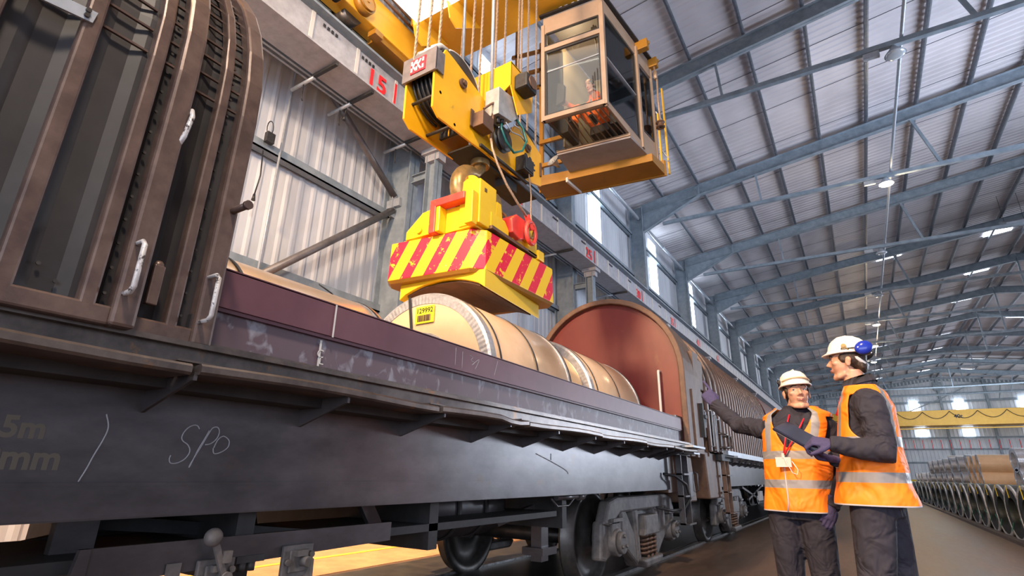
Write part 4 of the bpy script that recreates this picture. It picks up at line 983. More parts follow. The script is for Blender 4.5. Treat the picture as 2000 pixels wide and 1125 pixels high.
MB().tube([(-2.80, 4.20, 4.80), (-2.78, 4.30, 4.72), (-2.76, 4.46, 4.76), (-2.76, 4.56, 4.74), (-2.78, 4.58, 4.82), (-2.80, 4.50, 4.90), (-2.82, 4.40, 4.90)], .008, 6).build('grey_hose', 'galv', hb)
MB().cyl((-2.84, 4.18, 4.86), (-2.84, 4.18, 4.78), .025, 12).cyl((-2.84, 4.10, 4.86), (-2.84, 4.10, 4.74), .02, 12).build('cable_gland', 'black', hb)
MB().box((-2.99, 4.72, 4.50), (-2.86, 4.94, 4.70)).box((-2.86, 4.74, 4.52), (-2.85, 4.92, 4.68)).build('black_box', 'black', hb, bevel=.006)
MB().beam((-2.96, 3.95, 4.41), (-2.96, 4.95, 4.44), .03, .03).beam((-3.1, 4.3, 4.40), (-3.1, 4.85, 4.40), .05, .05).box((-3.2, 4.6, 4.28), (-3.05, 4.85, 4.42)).build('lower_rail', 'underframe', hb)
# hook
M['hook'] = steel('worn_hook_steel', (.16, .11, .05), (.46, .28, .10), .35, .5, scale=6, bump=.1)
hk = MB(); pts = []
for i in range(21):
    a = radians(80+i*13.2); R_ = .30
    pts.append((-3.15, 4.15+R_*cos(a), 3.92+R_*.92*sin(a)))
rad = [.05+.045*sin(pi*min(1, i/15)) if i < 16 else .095-.013*(i-15) for i in range(21)]
hk.tube([(-3.15, 4.22, 4.44), (-3.15, 4.21, 4.30)]+pts[1:], [.07, .07]+rad[1:], 14)
hk.build('lifting_hook', 'hook', hb)
MB().cyl((-3.15, 4.22, 4.33), (-3.15, 4.22, 4.44), .11, 20).build('hook_nut', 'hook', hb, bevel=.01)

# ---------------------------------------------------------------- lifting magnet
m, nt, b = new_mat('red_yellow_hazard_stripes'); N = nt.nodes; L = nt.links
tc = N.new('ShaderNodeTexCoord'); sp = N.new('ShaderNodeSeparateXYZ'); L.new(tc.outputs['Object'], sp.inputs[0])
def mth(op, a, c=None):
    n = N.new('ShaderNodeMath'); n.operation = op
    for i, v in enumerate((a, c)):
        if v is None: continue
        if isinstance(v, (int, float)): n.inputs[i].default_value = v
        else: L.new(v, n.inputs[i])
    return n.outputs[0]
s = mth('ADD', sp.outputs[0], sp.outputs[1]); s = mth('SUBTRACT', s, mth('MULTIPLY', sp.outputs[2], .62)); s = mth('ADD', s, 20.10)
fr = mth('FRACT', mth('DIVIDE', s, .325)); st_ = mth('LESS_THAN', fr, .48)
n1 = N.new('ShaderNodeTexNoise'); n1.inputs['Scale'].default_value = 13; n1.inputs['Detail'].default_value = 8; n1.inputs['Roughness'].default_value = .72; L.new(tc.outputs['Object'], n1.inputs['Vector'])
n2 = N.new('ShaderNodeTexNoise'); n2.inputs['Scale'].default_value = 3.0; n2.inputs['Detail'].default_value = 3; L.new(tc.outputs['Object'], n2.inputs['Vector'])
chip = mth('GREATER_THAN', mth('ADD', n1.outputs[0], mth('MULTIPLY', n2.outputs[0], .35)), .77)
st_ = mth('MULTIPLY', st_, mth('SUBTRACT', 1.0, chip))
mx = N.new('ShaderNodeMix'); mx.data_type = 'RGBA'; L.new(st_, mx.inputs[0]); mx.inputs[6].default_value = (.86, .54, .008, 1); mx.inputs[7].default_value = (.72, .005, .045, 1)
n3 = N.new('ShaderNodeTexNoise'); n3.inputs['Scale'].default_value = 26; n3.inputs['Detail'].default_value = 10; n3.inputs['Roughness'].default_value = .75; L.new(tc.outputs['Object'], n3.inputs['Vector'])
pale = mth('GREATER_THAN', mth('ADD', n3.outputs[0], mth('MULTIPLY', n2.outputs[0], .25)), .785)
mx2 = N.new('ShaderNodeMix'); mx2.data_type = 'RGBA'; L.new(pale, mx2.inputs[0]); L.new(mx.outputs[2], mx2.inputs[6]); mx2.inputs[7].default_value = (.80, .60, .40, 1)
L.new(mx2.outputs[2], b.inputs['Base Color']); b.inputs['Roughness'].default_value = .38
M['hazard'] = m
M['magyellow'] = steel('scratched_magnet_yellow', (.82, .50, .008), (.88, .56, .012), .36, scale=4, bump=.02, rust=(.50, .38, .24), rustamt=.68, rustscale=9)
M['magred'] = steel('scratched_magnet_red', (.70, .04, .03), (.82, .08, .06), .4, scale=8, bump=.02, rust=(.85, .50, .05), rustamt=.62, rustscale=12)
mg = thing('lifting_magnet', (-3.4, 4.5, 2.75), 'yellow lifting magnet with red diagonal stripes hanging over the labelled coil', 'lifting magnet')
PL = [(-4.02, 3.84), (-3.93, 3.73), (-2.95, 3.85), (-2.83, 3.96), (-2.77, 5.25), (-2.86, 5.34), (-3.88, 5.24), (-3.98, 5.14)]
PC = (-3.4, 4.53)
def scaled(s, dz=0): return [(PC[0]+(x-PC[0])*s, PC[1]+(y-PC[1])*s) for x, y in PL]
mb = MB()
def layer(s, z): return [Vector((x, y, z)) for x, y in scaled(s)]
mb.rings([layer(1.0, 2.93), layer(1.005, 2.945), layer(.995, 3.36), layer(.96, 3.375)], 0, False, True)
mb.build('striped_body', 'hazard', mg, bevel=.008, origin=None)
MB().rings([layer(.97, 2.905), layer(1.004, 2.935)], 0, False, True).build('base_rim', 'shadedochre', mg)
# curved shoes
sh = MB(); n = 14; poly = []
for i in range(n+1):
    x = -3.90+1.04*i/n; poly.append((x, 2.76+.13*(1-((i/n-.5)*2)**2)))
poly = [(-3.90, 2.93)]+[(-3.90, 2.74)]+poly[1:-1]+[(-2.86, 2.74), (-2.86, 2.93)]
sh.prism(poly, 'y', 3.88, 5.12); sh.xform(Matrix.Translation((-3.38, 4.5, 0)) @ Matrix.Rotation(radians(4.5), 4, 'Z') @ Matrix.Translation((3.38, -4.5, 0)))
sh.build('pole_shoe', 'magyellow', mg, bevel=.006)
sh = MB(); sh.prism([(x, z-.02) for x, z in poly[2:-2]]+[(-2.95, 2.86), (-3.8, 2.86)], 'y', 3.92, 5.06); sh.xform(Matrix.Translation((-3.38, 4.5, 0)) @ Matrix.Rotation(radians(4.5), 4, 'Z') @ Matrix.Translation((3.38, -4.5, 0)))
sh.build('pole_face', 'brown', mg)
# superstructure
MB().rings([layer(.88, 3.375), layer(.86, 3.42)], 0, False, True).build('top_plate', 'magyellow', mg)
MB().prism([(-3.80, 3.40), (-3.80, 3.50), (-3.58, 3.68), (-3.40, 3.70), (-3.40, 3.40)], 'y', 3.80, 4.15).build('left_housing', 'magyellow', mg, bevel=.01)
MB().cyl((-3.60, 3.80, 3.47), (-3.60, 3.775, 3.47), .035, 20).build('plug', 'magyellow', mg)
MB().box((-3.37, 3.84, 3.38), (-2.90, 4.15, 3.66)).build('centre_housing', 'magyellow', mg, bevel=.01)
MB().prism([(-3.41, 3.36), (-3.41, 3.74), (-2.96, 3.74), (-2.96, 3.655), (-3.33, 3.655), (-3.33, 3.36)], 'y', 3.72, 3.84).build('red_frame', 'magred', mg, bevel=.008)
MB().box((-3.33, 3.73, 3.37), (-3.28, 3.84, 3.655)).build('frame_post', 'magyellow', mg, bevel=.008)
MB().box((-2.955, 3.73, 3.37), (-2.86, 3.82, 3.73)).build('frame_post', 'magyellow', mg, bevel=.008)
MB().prism([(-3.10, 3.66), (-3.10, 3.90), (-3.02, 3.94), (-2.84, 3.90), (-2.84, 3.40), (-3.10, 3.40)], 'y', 3.825, 4.12).build('front_lug', 'magyellow', mg, bevel=.01)
MB().cyl((-3.06, 3.90, 3.88), (-3.06, 4.02, 3.88), .15, 32).build('pin_disc', 'magyellow', mg)
MB().box((-2.845, 3.90, 3.78), (-2.835, 3.94, 3.82)).build('square_hole', 'brown', mg)
MB().tube([(-2.95, 4.25+.055*cos(a), 3.74+.16*sin(a)) for a in [i*pi/12 for i in range(24)]], .05, 12, closed=True).build('link_ring', 'hook', mg)
MB().prism([(4.02, 3.42), (4.02, 3.60), (4.28, 3.60), (4.36, 3.52), (4.36, 3.42)], 'x', -3.1, -2.83).prism([(4.16, 3.60), (4.18, 3.80), (4.26, 3.80), (4.30, 3.60)], 'x', -2.93, -2.87).build('rear_lug', 'magyellow', mg, bevel=.008)
MB().box((-3.15, 4.45, 3.40), (-2.84, 4.95, 3.52)).box((-3.1, 4.72, 3.40), (-2.80, 4.92, 3.74)).box((-3.15, 4.92, 3.38), (-2.78, 5.06, 3.50)).build('rear_housing', 'magyellow', mg, bevel=.01)
MB().box((-2.92, 4.0, 3.395), (-2.80, 5.1, 3.43)).build('cable_tray', 'brown', mg)
MB().prism([(4.36, 3.50), (4.34, 3.66), (4.44, 3.74), (4.64, 3.74), (4.66, 3.52), (4.50, 3.46)], 'x', -3.0, -2.78).build('clevis', 'magred', mg, bevel=.012)
rg = MB(); pts = [(-2.72, 4.64+.10*cos(a), 3.58+.13*sin(a)) for a in [i*2*pi/24 for i in range(24)]]
rg.tube(pts, .024, 10, closed=True); rg.beam((-2.74, 4.58, 3.78), (-2.72, 4.66, 3.62), .04, .05); rg.build('ring_shackle', 'magred', mg)
MB().tube([(-2.74, 4.64, 3.66), (-2.73, 4.60, 3.60), (-2.73, 4.62, 3.52), (-2.73, 4.70, 3.54), (-2.73, 4.72, 3.62)], .015, 8).build('inner_link', 'hook', mg)
MB().tube([(-2.95, 4.30, 3.72), (-2.94, 4.36, 3.78), (-2.93, 4.43, 3.76), (-2.93, 4.46, 3.68)], .016, 8).build('cable_loop', 'hook', mg)
tag(MB().tube([(-2.87, 4.02, 4.50), (-2.86, 4.04, 4.38), (-2.84, 4.12, 4.22), (-2.80, 4.25, 4.02), (-2.76, 4.42, 3.86), (-2.73, 4.60, 3.74)], .014, 8).build('supply_cable', 'rope'), 'thick tan cable from the brown box on the hook block to the red ring', 'cable')
tag(MB().tube([(-2.88, 4.86, 4.50), (-2.86, 4.88, 4.2), (-2.84, 4.84, 3.95), (-2.78, 4.76, 3.72)], .009, 8).build('supply_cable', 'rope'), 'thin straight cord from the black box on the hook block down to the magnet', 'cable')

# ---------------------------------------------------------------- driver cab
M['cabtan'] = steel('tan_cab_paint', (.30, .215, .155), (.38, .28, .21), .45, scale=2, bump=.01)
M['cabgrey'] = steel('grey_cab_floor', (.20, .18, .18), (.27, .245, .245), .5, scale=2.5, bump=.01)
M['cabin'] = plain('cab_lining', (.42, .33, .20), .7)
M['cabroof'] = plain('cab_ceiling', (.16, .15, .15), .7)
M['glass'] = glassm('cab_glass', (.90, .92, .92), .3)
M['seal'] = plain('black_window_seal', (.02, .02, .022), .5)
cb = thing('crane_cab', (-3.2, 8.1, 6.7), 'glazed tan crane driver cab with an operator in orange inside', 'crane cab')
FL, FR, MR, BR, BL = (-3.86, 7.02), (-2.72, 7.14), (-2.58, 8.55), (-2.50, 9.25), (-3.75, 9.10)
def up(p, z): return Vector((p[0], p[1], z))
def post(p, z0, z1, w=.07, nm='corner_post', mat='cabtan', q=None):
    MB().beam(up(p, z0), up(q or p, z1), w, w, up=(0, 1, 0)).build(nm, mat, cb)
post(FL, 7.0, 9.2); post(FR, 7.0, 9.25, .08); post(MR, 6.9, 9.3, .10); post(BR, 6.85, 9.3, .06); post(BL, 6.85, 9.3)
def panel(a, c, z0, z1, nm, mat, t=.03, z0b=None, z1b=None):
    a3, c3 = Vector((a[0], a[1], 0)), Vector((c[0], c[1], 0)); d = (c3-a3).normalized(); nrm = Vector((d.y, -d.x, 0))*t/2
    z0b = z0 if z0b is None else z0b; z1b = z1 if z1b is None else z1b
    v = [a3-nrm+Vector((0, 0, z0)), c3-nrm+Vector((0, 0, z0b)), c3+nrm+Vector((0, 0, z0b)), a3+nrm+Vector((0, 0, z0)),
         a3-nrm+Vector((0, 0, z1)), c3-nrm+Vector((0, 0, z1b)), c3+nrm+Vector((0, 0, z1b)), a3+nrm+Vector((0, 0, z1))]
    return MB().hexa(v).build(nm, mat, cb)
def lerp2(a, c, t): return (a[0]+(c[0]-a[0])*t, a[1]+(c[1]-a[1])*t)
def window(a, c, z0, z1, t0=.05, t1=.95, nm='window_pane', z0b=None):
    A, Cc = lerp2(a, c, t0), lerp2(a, c, t1); z0b = z0 if z0b is None else z0b
    p = panel(A, Cc, z0, z1, nm, 'glass', .012, z0b=z0b)
    fr_ = MB(); P4 = [up(A, z0), up(Cc, z0b), up(Cc, z1), up(A, z1)]
    for i in range(4): fr_.beam(P4[i], P4[(i+1) % 4], .035, .035)
    off = Vector((0, 0, 0)); fr_.build('window_seal', 'seal', p)
    return p
panel(FL, FR, 8.98, 9.36, 'front_header', 'cabtan'); panel(FL, FR, 8.56, 8.66, 'front_transom', 'cabtan', .06); panel(FL, FR, 7.0, 7.09, 'front_sill', 'cabtan', .10)
window(FL, FR, 8.68, 8.98); window(FL, FR, 7.12, 8.53)
panel(FR, MR, 9.10, 9.40, 'side_header', 'cabtan'); window(FR, MR, 7.12, 9.05, .06, .93, z0b=7.05)
panel(FR, MR, 6.98, 7.10, 'side_sill', 'cabtan', .05, z0b=6.84, z1b=7.02)
panel(MR, BR, 9.0, 9.40, 'rear_header', 'cabtan'); panel(MR, BR, 6.86, 7.35, 'rear_side_panel', 'cabtan'); window(MR, BR, 7.38, 8.9, .1, .85)
gr = MB()
for q in range(9): A = lerp2(MR, BR, .15+q*.08); gr.beam(up(A, 9.08), up(A, 9.26), .03, .02)
gr.build('louvre', 'seal', cb)
RM = lerp2(BL, BR, .45); panel(BL, RM, 6.9, 9.36, 'rear_wall', 'cabin', .04); window(RM, BR, 7.1, 9.0, .04, .92); 
A = lerp2(FL, BL, .35); panel(A, BL, 6.9, 9.3, 'left_wall', 'cabin', .03); window(FL, A, 7.1, 9.1)
MB().hexa([up(FL, 9.36), up(FR, 9.36), up(BR, 9.40), up(BL, 9.38), up(FL, 9.41), up(FR, 9.41), up(BR, 9.44), up(BL, 9.42)]).build('cab_roof', 'cabroof', cb)
MB().beam((-3.92, 6.98, 9.42), (-2.68, 7.12, 9.43), .08, .04).beam((-2.68, 7.12, 9.43), (-2.45, 9.25, 9.45), .08, .04).build('roof_edge', 'black', cb)
mb = MB()
for t in (.3, .4, .52, .62, .8): A = lerp2(FL, FR, t); mb.box((A[0], A[1]-.05, 9.44), (A[0]+.06, A[1]+.0, 9.48))
mb.build('roof_clips', 'stripe', cb)
MB().beam(up(lerp2(FL, FR, .04), 8.08), up(lerp2(FL, FR, .95), 8.12), .02, .02).beam(up(lerp2(FR, MR, .05), 8.10), up(lerp2(FR, MR, .92), 8.05), .025, .025).build('guard_bar', 'galv', cb)
# sloping foot window with bars and floor
F1, F2, F3, F4 = (-4.0, 7.80), (-2.60, 7.97), (-2.50, 8.65), (-4.05, 8.42)
v = [up(FL, 6.99), up(FR, 6.99), up(F2, 6.86), up(F1, 6.86)]
MB().hexa([p-Vector((0, 0, .01)) for p in v]+v).build('foot_window', 'glass', cb)
for t in (.32, .40, .48, .56, .64, .72, .80, .88):
    MB().cyl(up(lerp2(FL, FR, t), 7.04), up(lerp2(F1, F2, t+.04), 6.91), .012, 8).build('foot_guard_bar', 'cabtan', cb)
MB().hexa([up(F1, 6.80), up(F2, 6.80), up(F3, 6.78), up(F4, 6.78), up(F1, 6.87), up(F2, 6.87), up(BR, 6.87), up(BL, 6.87)]).build('cab_floor', 'cabgrey', cb)
MB().beam(up(F1, 6.86), up(F2, 6.86), .06, .05).build('floor_edge', 'cabtan', cb)
# yellow platform under and behind
MB().hexa([up((-4.75, 8.35), 6.62), up((-2.42, 8.62), 6.62), up((-2.36, 9.25), 6.62), up((-4.85, 8.95), 6.62), up((-4.75, 8.35), 6.85), up((-2.42, 8.62), 6.78), up((-2.36, 9.25), 6.85), up((-4.85, 8.95), 6.85)]).build('platform', 'shadedochre', cb)
MB().hexa([up((-4.85, 8.9), 6.60), up((-2.36, 9.22), 6.60), up((-2.34, 9.26), 6.60), up((-4.85, 8.95), 6.60), up((-4.85, 8.9), 6.95), up((-2.36, 9.22), 6.95), up((-2.34, 9.26), 6.95), up((-4.85, 8.95), 6.95)]).build('platform_kick_plate', 'shadedochre', cb)
MB().hexa([up((-4.12, 8.40), 6.56), up((-4.08, 8.40), 6.56), up((-4.05, 9.0), 6.58), up((-4.09, 9.0), 6.58), up((-4.12, 8.40), 6.66), up((-4.08, 8.40), 6.66), up((-4.05, 9.0), 6.66), up((-4.09, 9.0), 6.66)]).build('platform_rib', 'stripe', cb)
pr_ = MB()
for p, q in (((-2.42, 9.28, 6.8), (-2.42, 9.28, 8.1)), ((-2.36, 9.55, 6.8), (-2.36, 9.55, 8.9))): pr_.beam(p, q, .05, .03)
pr_.build('platform_post', CYel, cb)
MB().tube([(-2.45, 9.25, 8.15), (-2.36, 9.60, 8.0), (-2.36, 9.60, 7.55)], .015, 8).tube([(-2.45, 9.25, 7.3), (-2.34, 9.60, 7.15), (-2.34, 9.3, 6.95)], .015, 8).build('platform_handrail', 'galv', cb)
MB().revolve([(.03, -.06), (.09, -.06), (.09, -.045), (.055, -.045), (.055, .045), (.09, .045), (.09, .06), (.03, .06)], (-2.36, 9.18, 7.75), 'z', 24, closed=True).build('cable_drum', 'brown', cb)
for y, z in ((8.55, 9.35), (9.15, 9.35)): MB().box((-2.58, y, z-.12), (-2.32, y+.14, z+.10)).prism([(-2.62, z+.1), (-2.30, z+.1), (-2.30, z+.02)], 'y', y+.1, y+.14).build('floodlight', 'shadedochre', cb, bevel=.01)
MB().tube([(-2.40, 9.2, 9.3), (-2.36, 9.22, 8.9), (-2.37, 9.2, 8.4), (-2.36, 9.2, 7.85)], .02, 8).cyl((-2.38, 9.2, 9.1), (-2.38, 9.2, 8.9), .04, 12).build('hanging_cable', 'rope', cb)
hn = MB().revolve([(.02, .16), (.035, .10), (.06, .04), (.11, 0), (.105, 0), (.05, .05), (.02, .10)], (0, 0, 0), 'y', 28, closed=True)
hn.ball((0, .03, 0), (.03, .04, .03), 10, 6)
hn.xform(Matrix.Translation((-4.28, 8.15, 6.98)) @ Matrix.Rotation(radians(-25), 4, 'X') @ Matrix.Rotation(radians(-15), 4, 'Z') @ Matrix.Scale(1.25, 4)).build('horn_speaker', 'boxgrey', cb)
# inside
st = MB().box((-3.40, 8.0, 7.15), (-3.0, 8.5, 7.34)).box((-3.40, 8.42, 7.3), (-3.0, 8.55, 8.05)).box((-3.25, 8.25, 6.87), (-3.05, 8.45, 7.05)).build('driver_seat', 'seal', cb, bevel=.03)
MB().box((-3.85, 7.6, 7.1), (-3.66, 8.1, 7.55)).box((-2.92, 7.8, 7.1), (-2.76, 8.3, 7.50)).build('control_desk', 'seal', cb, bevel=.02)
MB().prism([(-3.78, 7.55), (-3.74, 8.05), (-3.60, 7.95), (-3.62, 7.6)], 'y', 7.35, 7.42).build('control_screen', 'underframe', cb)
MB().cyl((-2.95, 7.30, 9.0), (-2.88, 7.35, 8.0), .015, 8).box((-2.98, 7.25, 8.75), (-2.88, 7.3, 8.92)).build('wiper_arm', 'seal', cb)
MB().cyl((-3.66, 7.75, 7.5), (-3.66, 7.70, 7.62), .03, 10).build('joystick', 'seal', cb)
d = bpy.data.lights.new('cab_fill', 'POINT'); d.energy = 26; d.color = (1, .74, .44); d.shadow_soft_size = .15  # unseen fill light added so the driver shows inside the cab
o = bpy.data.objects.new('cab_fill', d); COL.objects.link(o); o.location = (-3.45, 7.45, 9.0)
# ================================================================ people
def skinmat(name, c):
    m, nt, b = new_mat(name); N = nt.nodes; L = nt.links
    tc = N.new('ShaderNodeTexCoord'); n = N.new('ShaderNodeTexNoise'); n.inputs['Scale'].default_value = 28; n.inputs['Detail'].default_value = 5; L.new(tc.outputs['Object'], n.inputs['Vector'])
    cr = N.new('ShaderNodeValToRGB'); cr.color_ramp.elements[0].color = rgb(c[0]*.86, c[1]*.74, c[2]*.70); cr.color_ramp.elements[1].color = rgb(*c); cr.color_ramp.elements[0].position = .3; cr.color_ramp.elements[1].position = .62
    L.new(n.outputs[0], cr.inputs[0]); L.new(cr.outputs[0], b.inputs['Base Color']); b.inputs['Roughness'].default_value = .48
    b.inputs['Subsurface Weight'].default_value = .12; b.inputs['Subsurface Radius'].default_value = (.02, .008, .004); b.inputs['Subsurface Scale'].default_value = .5
    return m
M['skin'] = skinmat('skin', (.56, .32, .22))
def cloth(name, c1, c2, scale=30, rough=.85, bump=.25, wr=5, wb=.35):
    m, nt, b = new_mat(name); N = nt.nodes; L = nt.links
    tc = N.new('ShaderNodeTexCoord'); n = N.new('ShaderNodeTexNoise'); n.inputs['Scale'].default_value = scale; n.inputs['Detail'].default_value = 4; L.new(tc.outputs['Object'], n.inputs['Vector'])
    cr = N.new('ShaderNodeValToRGB'); cr.color_ramp.elements[0].color = rgb(*c1); cr.color_ramp.elements[1].color = rgb(*c2); L.new(n.outputs[0], cr.inputs[0]); L.new(cr.outputs[0], b.inputs['Base Color'])
    w2 = N.new('ShaderNodeTexNoise'); w2.inputs['Scale'].default_value = wr; w2.inputs['Detail'].default_value = 2; w2.inputs['Distortion'].default_value = 1.4; L.new(tc.outputs['Object'], w2.inputs['Vector'])
    bp = N.new('ShaderNodeBump'); bp.inputs['Strength'].default_value = wb; bp.inputs['Distance'].default_value = .05; L.new(w2.outputs[0], bp.inputs['Height'])
    b2 = N.new('ShaderNodeBump'); b2.inputs['Strength'].default_value = bump; b2.inputs['Distance'].default_value = .002; L.new(n.outputs[0], b2.inputs['Height']); L.new(bp.outputs[0], b2.inputs['Normal'])
    L.new(b2.outputs[0], b.inputs['Normal']); b.inputs['Roughness'].default_value = rough
    return m
M['navy'] = cloth('dark_navy_overall', (.012, .012, .022), (.027, .025, .040), wr=7, wb=.9)
M['glovenavy'] = cloth('purple_navy_knit_glove', (.030, .026, .075), (.065, .055, .14), scale=160, bump=.6, wr=14, wb=.2)
M['orange'] = cloth('hi_vis_orange', (.95, .19, .004), (1.0, .25, .008), rough=.6, bump=.1, wr=5, wb=.8)
M['reflect'] = cloth('silver_reflective_tape', (.21, .205, .22), (.27, .265, .28), rough=.45, bump=.05, wr=5, wb=.5)
M['piping'] = plain('grey_piping', (.45, .43, .47), .6)
M['hair'] = steel('dark_brown_hair', (.020, .013, .010), (.07, .04, .025), .45, scale=70, bump=.4)
M['helmet'] = steel('cream_hard_hat', (.78, .72, .64), (.86, .81, .74), .32, scale=4, bump=.01, rust=(.50, .40, .30), rustamt=.70, rustscale=9)
M['muffblue'] = plain('blue_ear_muff', (.012, .03, .34), .18)
M['strapwhite'] = plain('white_harness_strap', (.72, .72, .74), .6)
M['eyewhite'] = plain('eye_white', (.80, .76, .72), .2); M['iris'] = plain('iris', (.06, .08, .10), .15)
M['lips'] = plain('lips', (.50, .20, .17), .5)
M['lanyard'] = plain('red_lanyard', (.70, .01, .03), .6)

def head_shape(mb, T):
    """T maps head space (x right, y forward, z up, origin between the ears) into the world"""
    a = MB()
    a.ball((0, -.008, .035), (.077, .098, .088), 24, 16)
    a.ball((0, .030, -.020), (.064, .066, .088), 24, 16)
    a.ball((0, .022, -.072), (.054, .060, .044), 20, 12)
    a.ball((0, .070, -.104), (.024, .020, .020), 14, 10)
    a.tube([(-.050, .012, -.088), (-.036, .052, -.106), (0, .076, -.112), (.036, .052, -.106), (.050, .012, -.088)], [.014, .016, .017, .016, .014], 10)
    a.tube([(0, .088, .018), (0, .100, -.008), (0, .113, -.028), (0, .112, -.036)], [.0075, .009, .0115, .0095], 12)
    for s in (-1, 1):
        a.ball((.012*s, .100, -.036), (.008, .010, .007), 10, 8)
        a.ball((.040*s, .066, -.020), (.022, .022, .018), 12, 8)
        a.tube([(.052*s, .066, .018), (.032*s, .086, .026), (.010*s, .092, .022)], .0075, 8)
        a.tube([(.046*s, .077, .001), (.031*s, .0865, .0095), (.016*s, .083, .001)], .0042, 6)
        a.tube([(.046*s, .075, -.003), (.031*s, .083, -.0125), (.016*s, .082, -.003)], .0040, 6)
        a.ball((.080*s, -.006, -.018), (.008, .018, .031), 12, 10)
        a.ball((.084*s, -.014, -.004), (.007, .014, .017), 10, 8)
    a.ball((0, .088, -.066), (.024, .012, .012), 14, 8)
    a.xform(T); mb.v += a.v and [] or []
    return a
def merge(dst, src):
    o = len(dst.v); dst.v += src.v; dst.f += [[i+o for i in f] for f in src.f]; dst.mi += src.mi; dst.sm += src.sm
    return dst
def face_details(T, par, smile=0, gaze=(0, 0)):
    for s in (-1, 1):
        MB().ball((.031*s, .0755, -.001), .0118, 16, 10).xform(T).build('eye', 'eyewhite', par)
        MB().ball((.031*s+gaze[0], .0855, -.001+gaze[1]), (.0066, .0030, .0066), 12, 8).xform(T).build('iris', 'iris', par)
        MB().tube([(.050*s, .078, .021), (.034*s, .0945, .030), (.014*s, .0965, .026)], [.0025, .0042, .003], 8).xform(T).build('eyebrow', 'hair', par)
    m_ = MB().tube([(-.025, .086, -.062+smile), (-.010, .0985, -.0635), (0, .0985, -.0655), (.010, .0985, -.0635), (.025, .086, -.062+smile*.6)], [.002, .0045, .0035, .0045, .002], 8)
    m_.tube([(-.022, .087, -.065+smile), (0, .0975, -.0715), (.022, .087, -.065+smile)], [.002, .0058, .002], 8)
    m_.xform(T).build('lips', 'lips', par)
HS = Matrix.Diagonal((.81, .84, .93, 1))
def helmet(T, par, muffs=True, front_band=False):
    T = T @ Matrix.Translation((0, -.004, .004))
    h = MB(); n = 48
    def ring(sx, sy, z, peak=0, dz=0):
        out = []
        for k in range(n):
            a = 2*pi*k/n; c, s = cos(a), sin(a)
            pk = peak*max(0, s)**1.5
            out.append(Vector((sx*c, sy*s+pk-.008, z-dz*max(0, s)**2)))
        return out
    prof = [ring(.128, .150, .036, .030, .012), ring(.131, .153, .041, .032, .012), ring(.120, .141, .048, .008), ring(.117, .138, .065), ring(.113, .132, .090), ring(.100, .116, .120), ring(.078, .090, .142), ring(.050, .058, .155), ring(.018, .02, .161)]
    inner = [ring(.014, .016, .155), ring(.072, .084, .137), ring(.107, .126, .088), ring(.112, .133, .050), ring(.122, .146, .033, .028, .012)]
    h.rings(prof+inner, 0, True, False); q = len(h.v)
    o = h.f; h.rings([prof[0], inner[-1]], 0, True, False)
    h.rings([inner[0], inner[0]], 0, True, True)
    h.rings([ring(.018, .02, .161), ring(.008, .01, .162)], 0, True, True)
    T = T @ HS; hel = h.xform(T).build('helmet', 'helmet', par)
    rd = MB(); rd.tube([(0, -.10, .125), (0, -.05, .156), (0, 0, .163), (0, .05, .155), (0, .095, .125)], .009, 8).xform(T).build('helmet_ridge', 'helmet', hel)
    MB().tube([(.117*cos(a), -.008+.139*sin(a), .060) for a in [2*pi*i/40 for i in range(40)]], .003, 6, closed=True).xform(T).build('helmet_band', 'helmet', hel)
    if front_band:
        MB().tube([(.121*cos(a), -.006+.143*sin(a), .062+.02*sin(a)) for a in [radians(25+13*i) for i in range(11)]], [.004]+[.006]*9+[.004], 8).xform(T).build('goggle_band', 'wrap', hel)
    for s in (-1, 1):
        k = MB().cyl((.112*s, .01, .075), (.132*s, .01, .075), .018, 16).cyl((.13*s, .01, .075), (.138*s, .01, .075), .010, 12)
        k.tube([(.122*s, .028, .055), (.126*s, .020, .075), (.122*s, -.008, .06), (.120*s, -.02, .05)], .005, 6)
        k.xform(T).build('visor_knob', 'hook' if muffs else 'underframe', hel)
        if muffs:
            mf = MB().ball((0, 0, 0), (.030, .064, .046), 20, 12).xform(T @ Matrix.Translation((.125*s, -.115, .058)) @ Matrix.Rotation(radians(-22), 4, 'X') @ Matrix.Rotation(radians(-24*s), 4, 'Z')).build('ear_muff', 'muffblue', hel)
            MB().ball((0, 0, 0), (.014, .064, .046), 20, 12).xform(T @ Matrix.Translation((.108*s, -.118, .055)) @ Matrix.Rotation(radians(-22), 4, 'X') @ Matrix.Rotation(radians(-24*s), 4, 'Z')).build('muff_cushion', 'black', mf)
            MB().tube([(.118*s, -.01, .06), (.124*s, -.06, .062), (.122*s, -.11, .06)], .004, 6).xform(T).build('muff_arm', 'black', mf)
    MB().tube([(.082, -.02, .03), (.075, -.06, 0), (.05, -.10, -.035), (0, -.118, -.045), (-.05, -.10, -.035), (-.075, -.06, 0), (-.082, -.02, .03)], .014, 8).xform(T).build('nape_strap', 'strapwhite' if muffs else 'black', hel)
    return hel
def hair_cap(T, par, back=-.075):
    h = MB(); h.ball((0, -.014, .026), (.080, .096, .080), 24, 14)
    for s in (-1, 1):
        h.ball((.066*s, .022, .006), (.016, .020, .028), 10, 8)
    h.ball((0, -.075, -.035), (.060, .036, .050), 16, 10)
    h.ball((0, .046, .050), (.060, .038, .018), 14, 8)
    h.xform(T); fuse('hair', h, 'hair', par, voxel=.007, smooth=3)
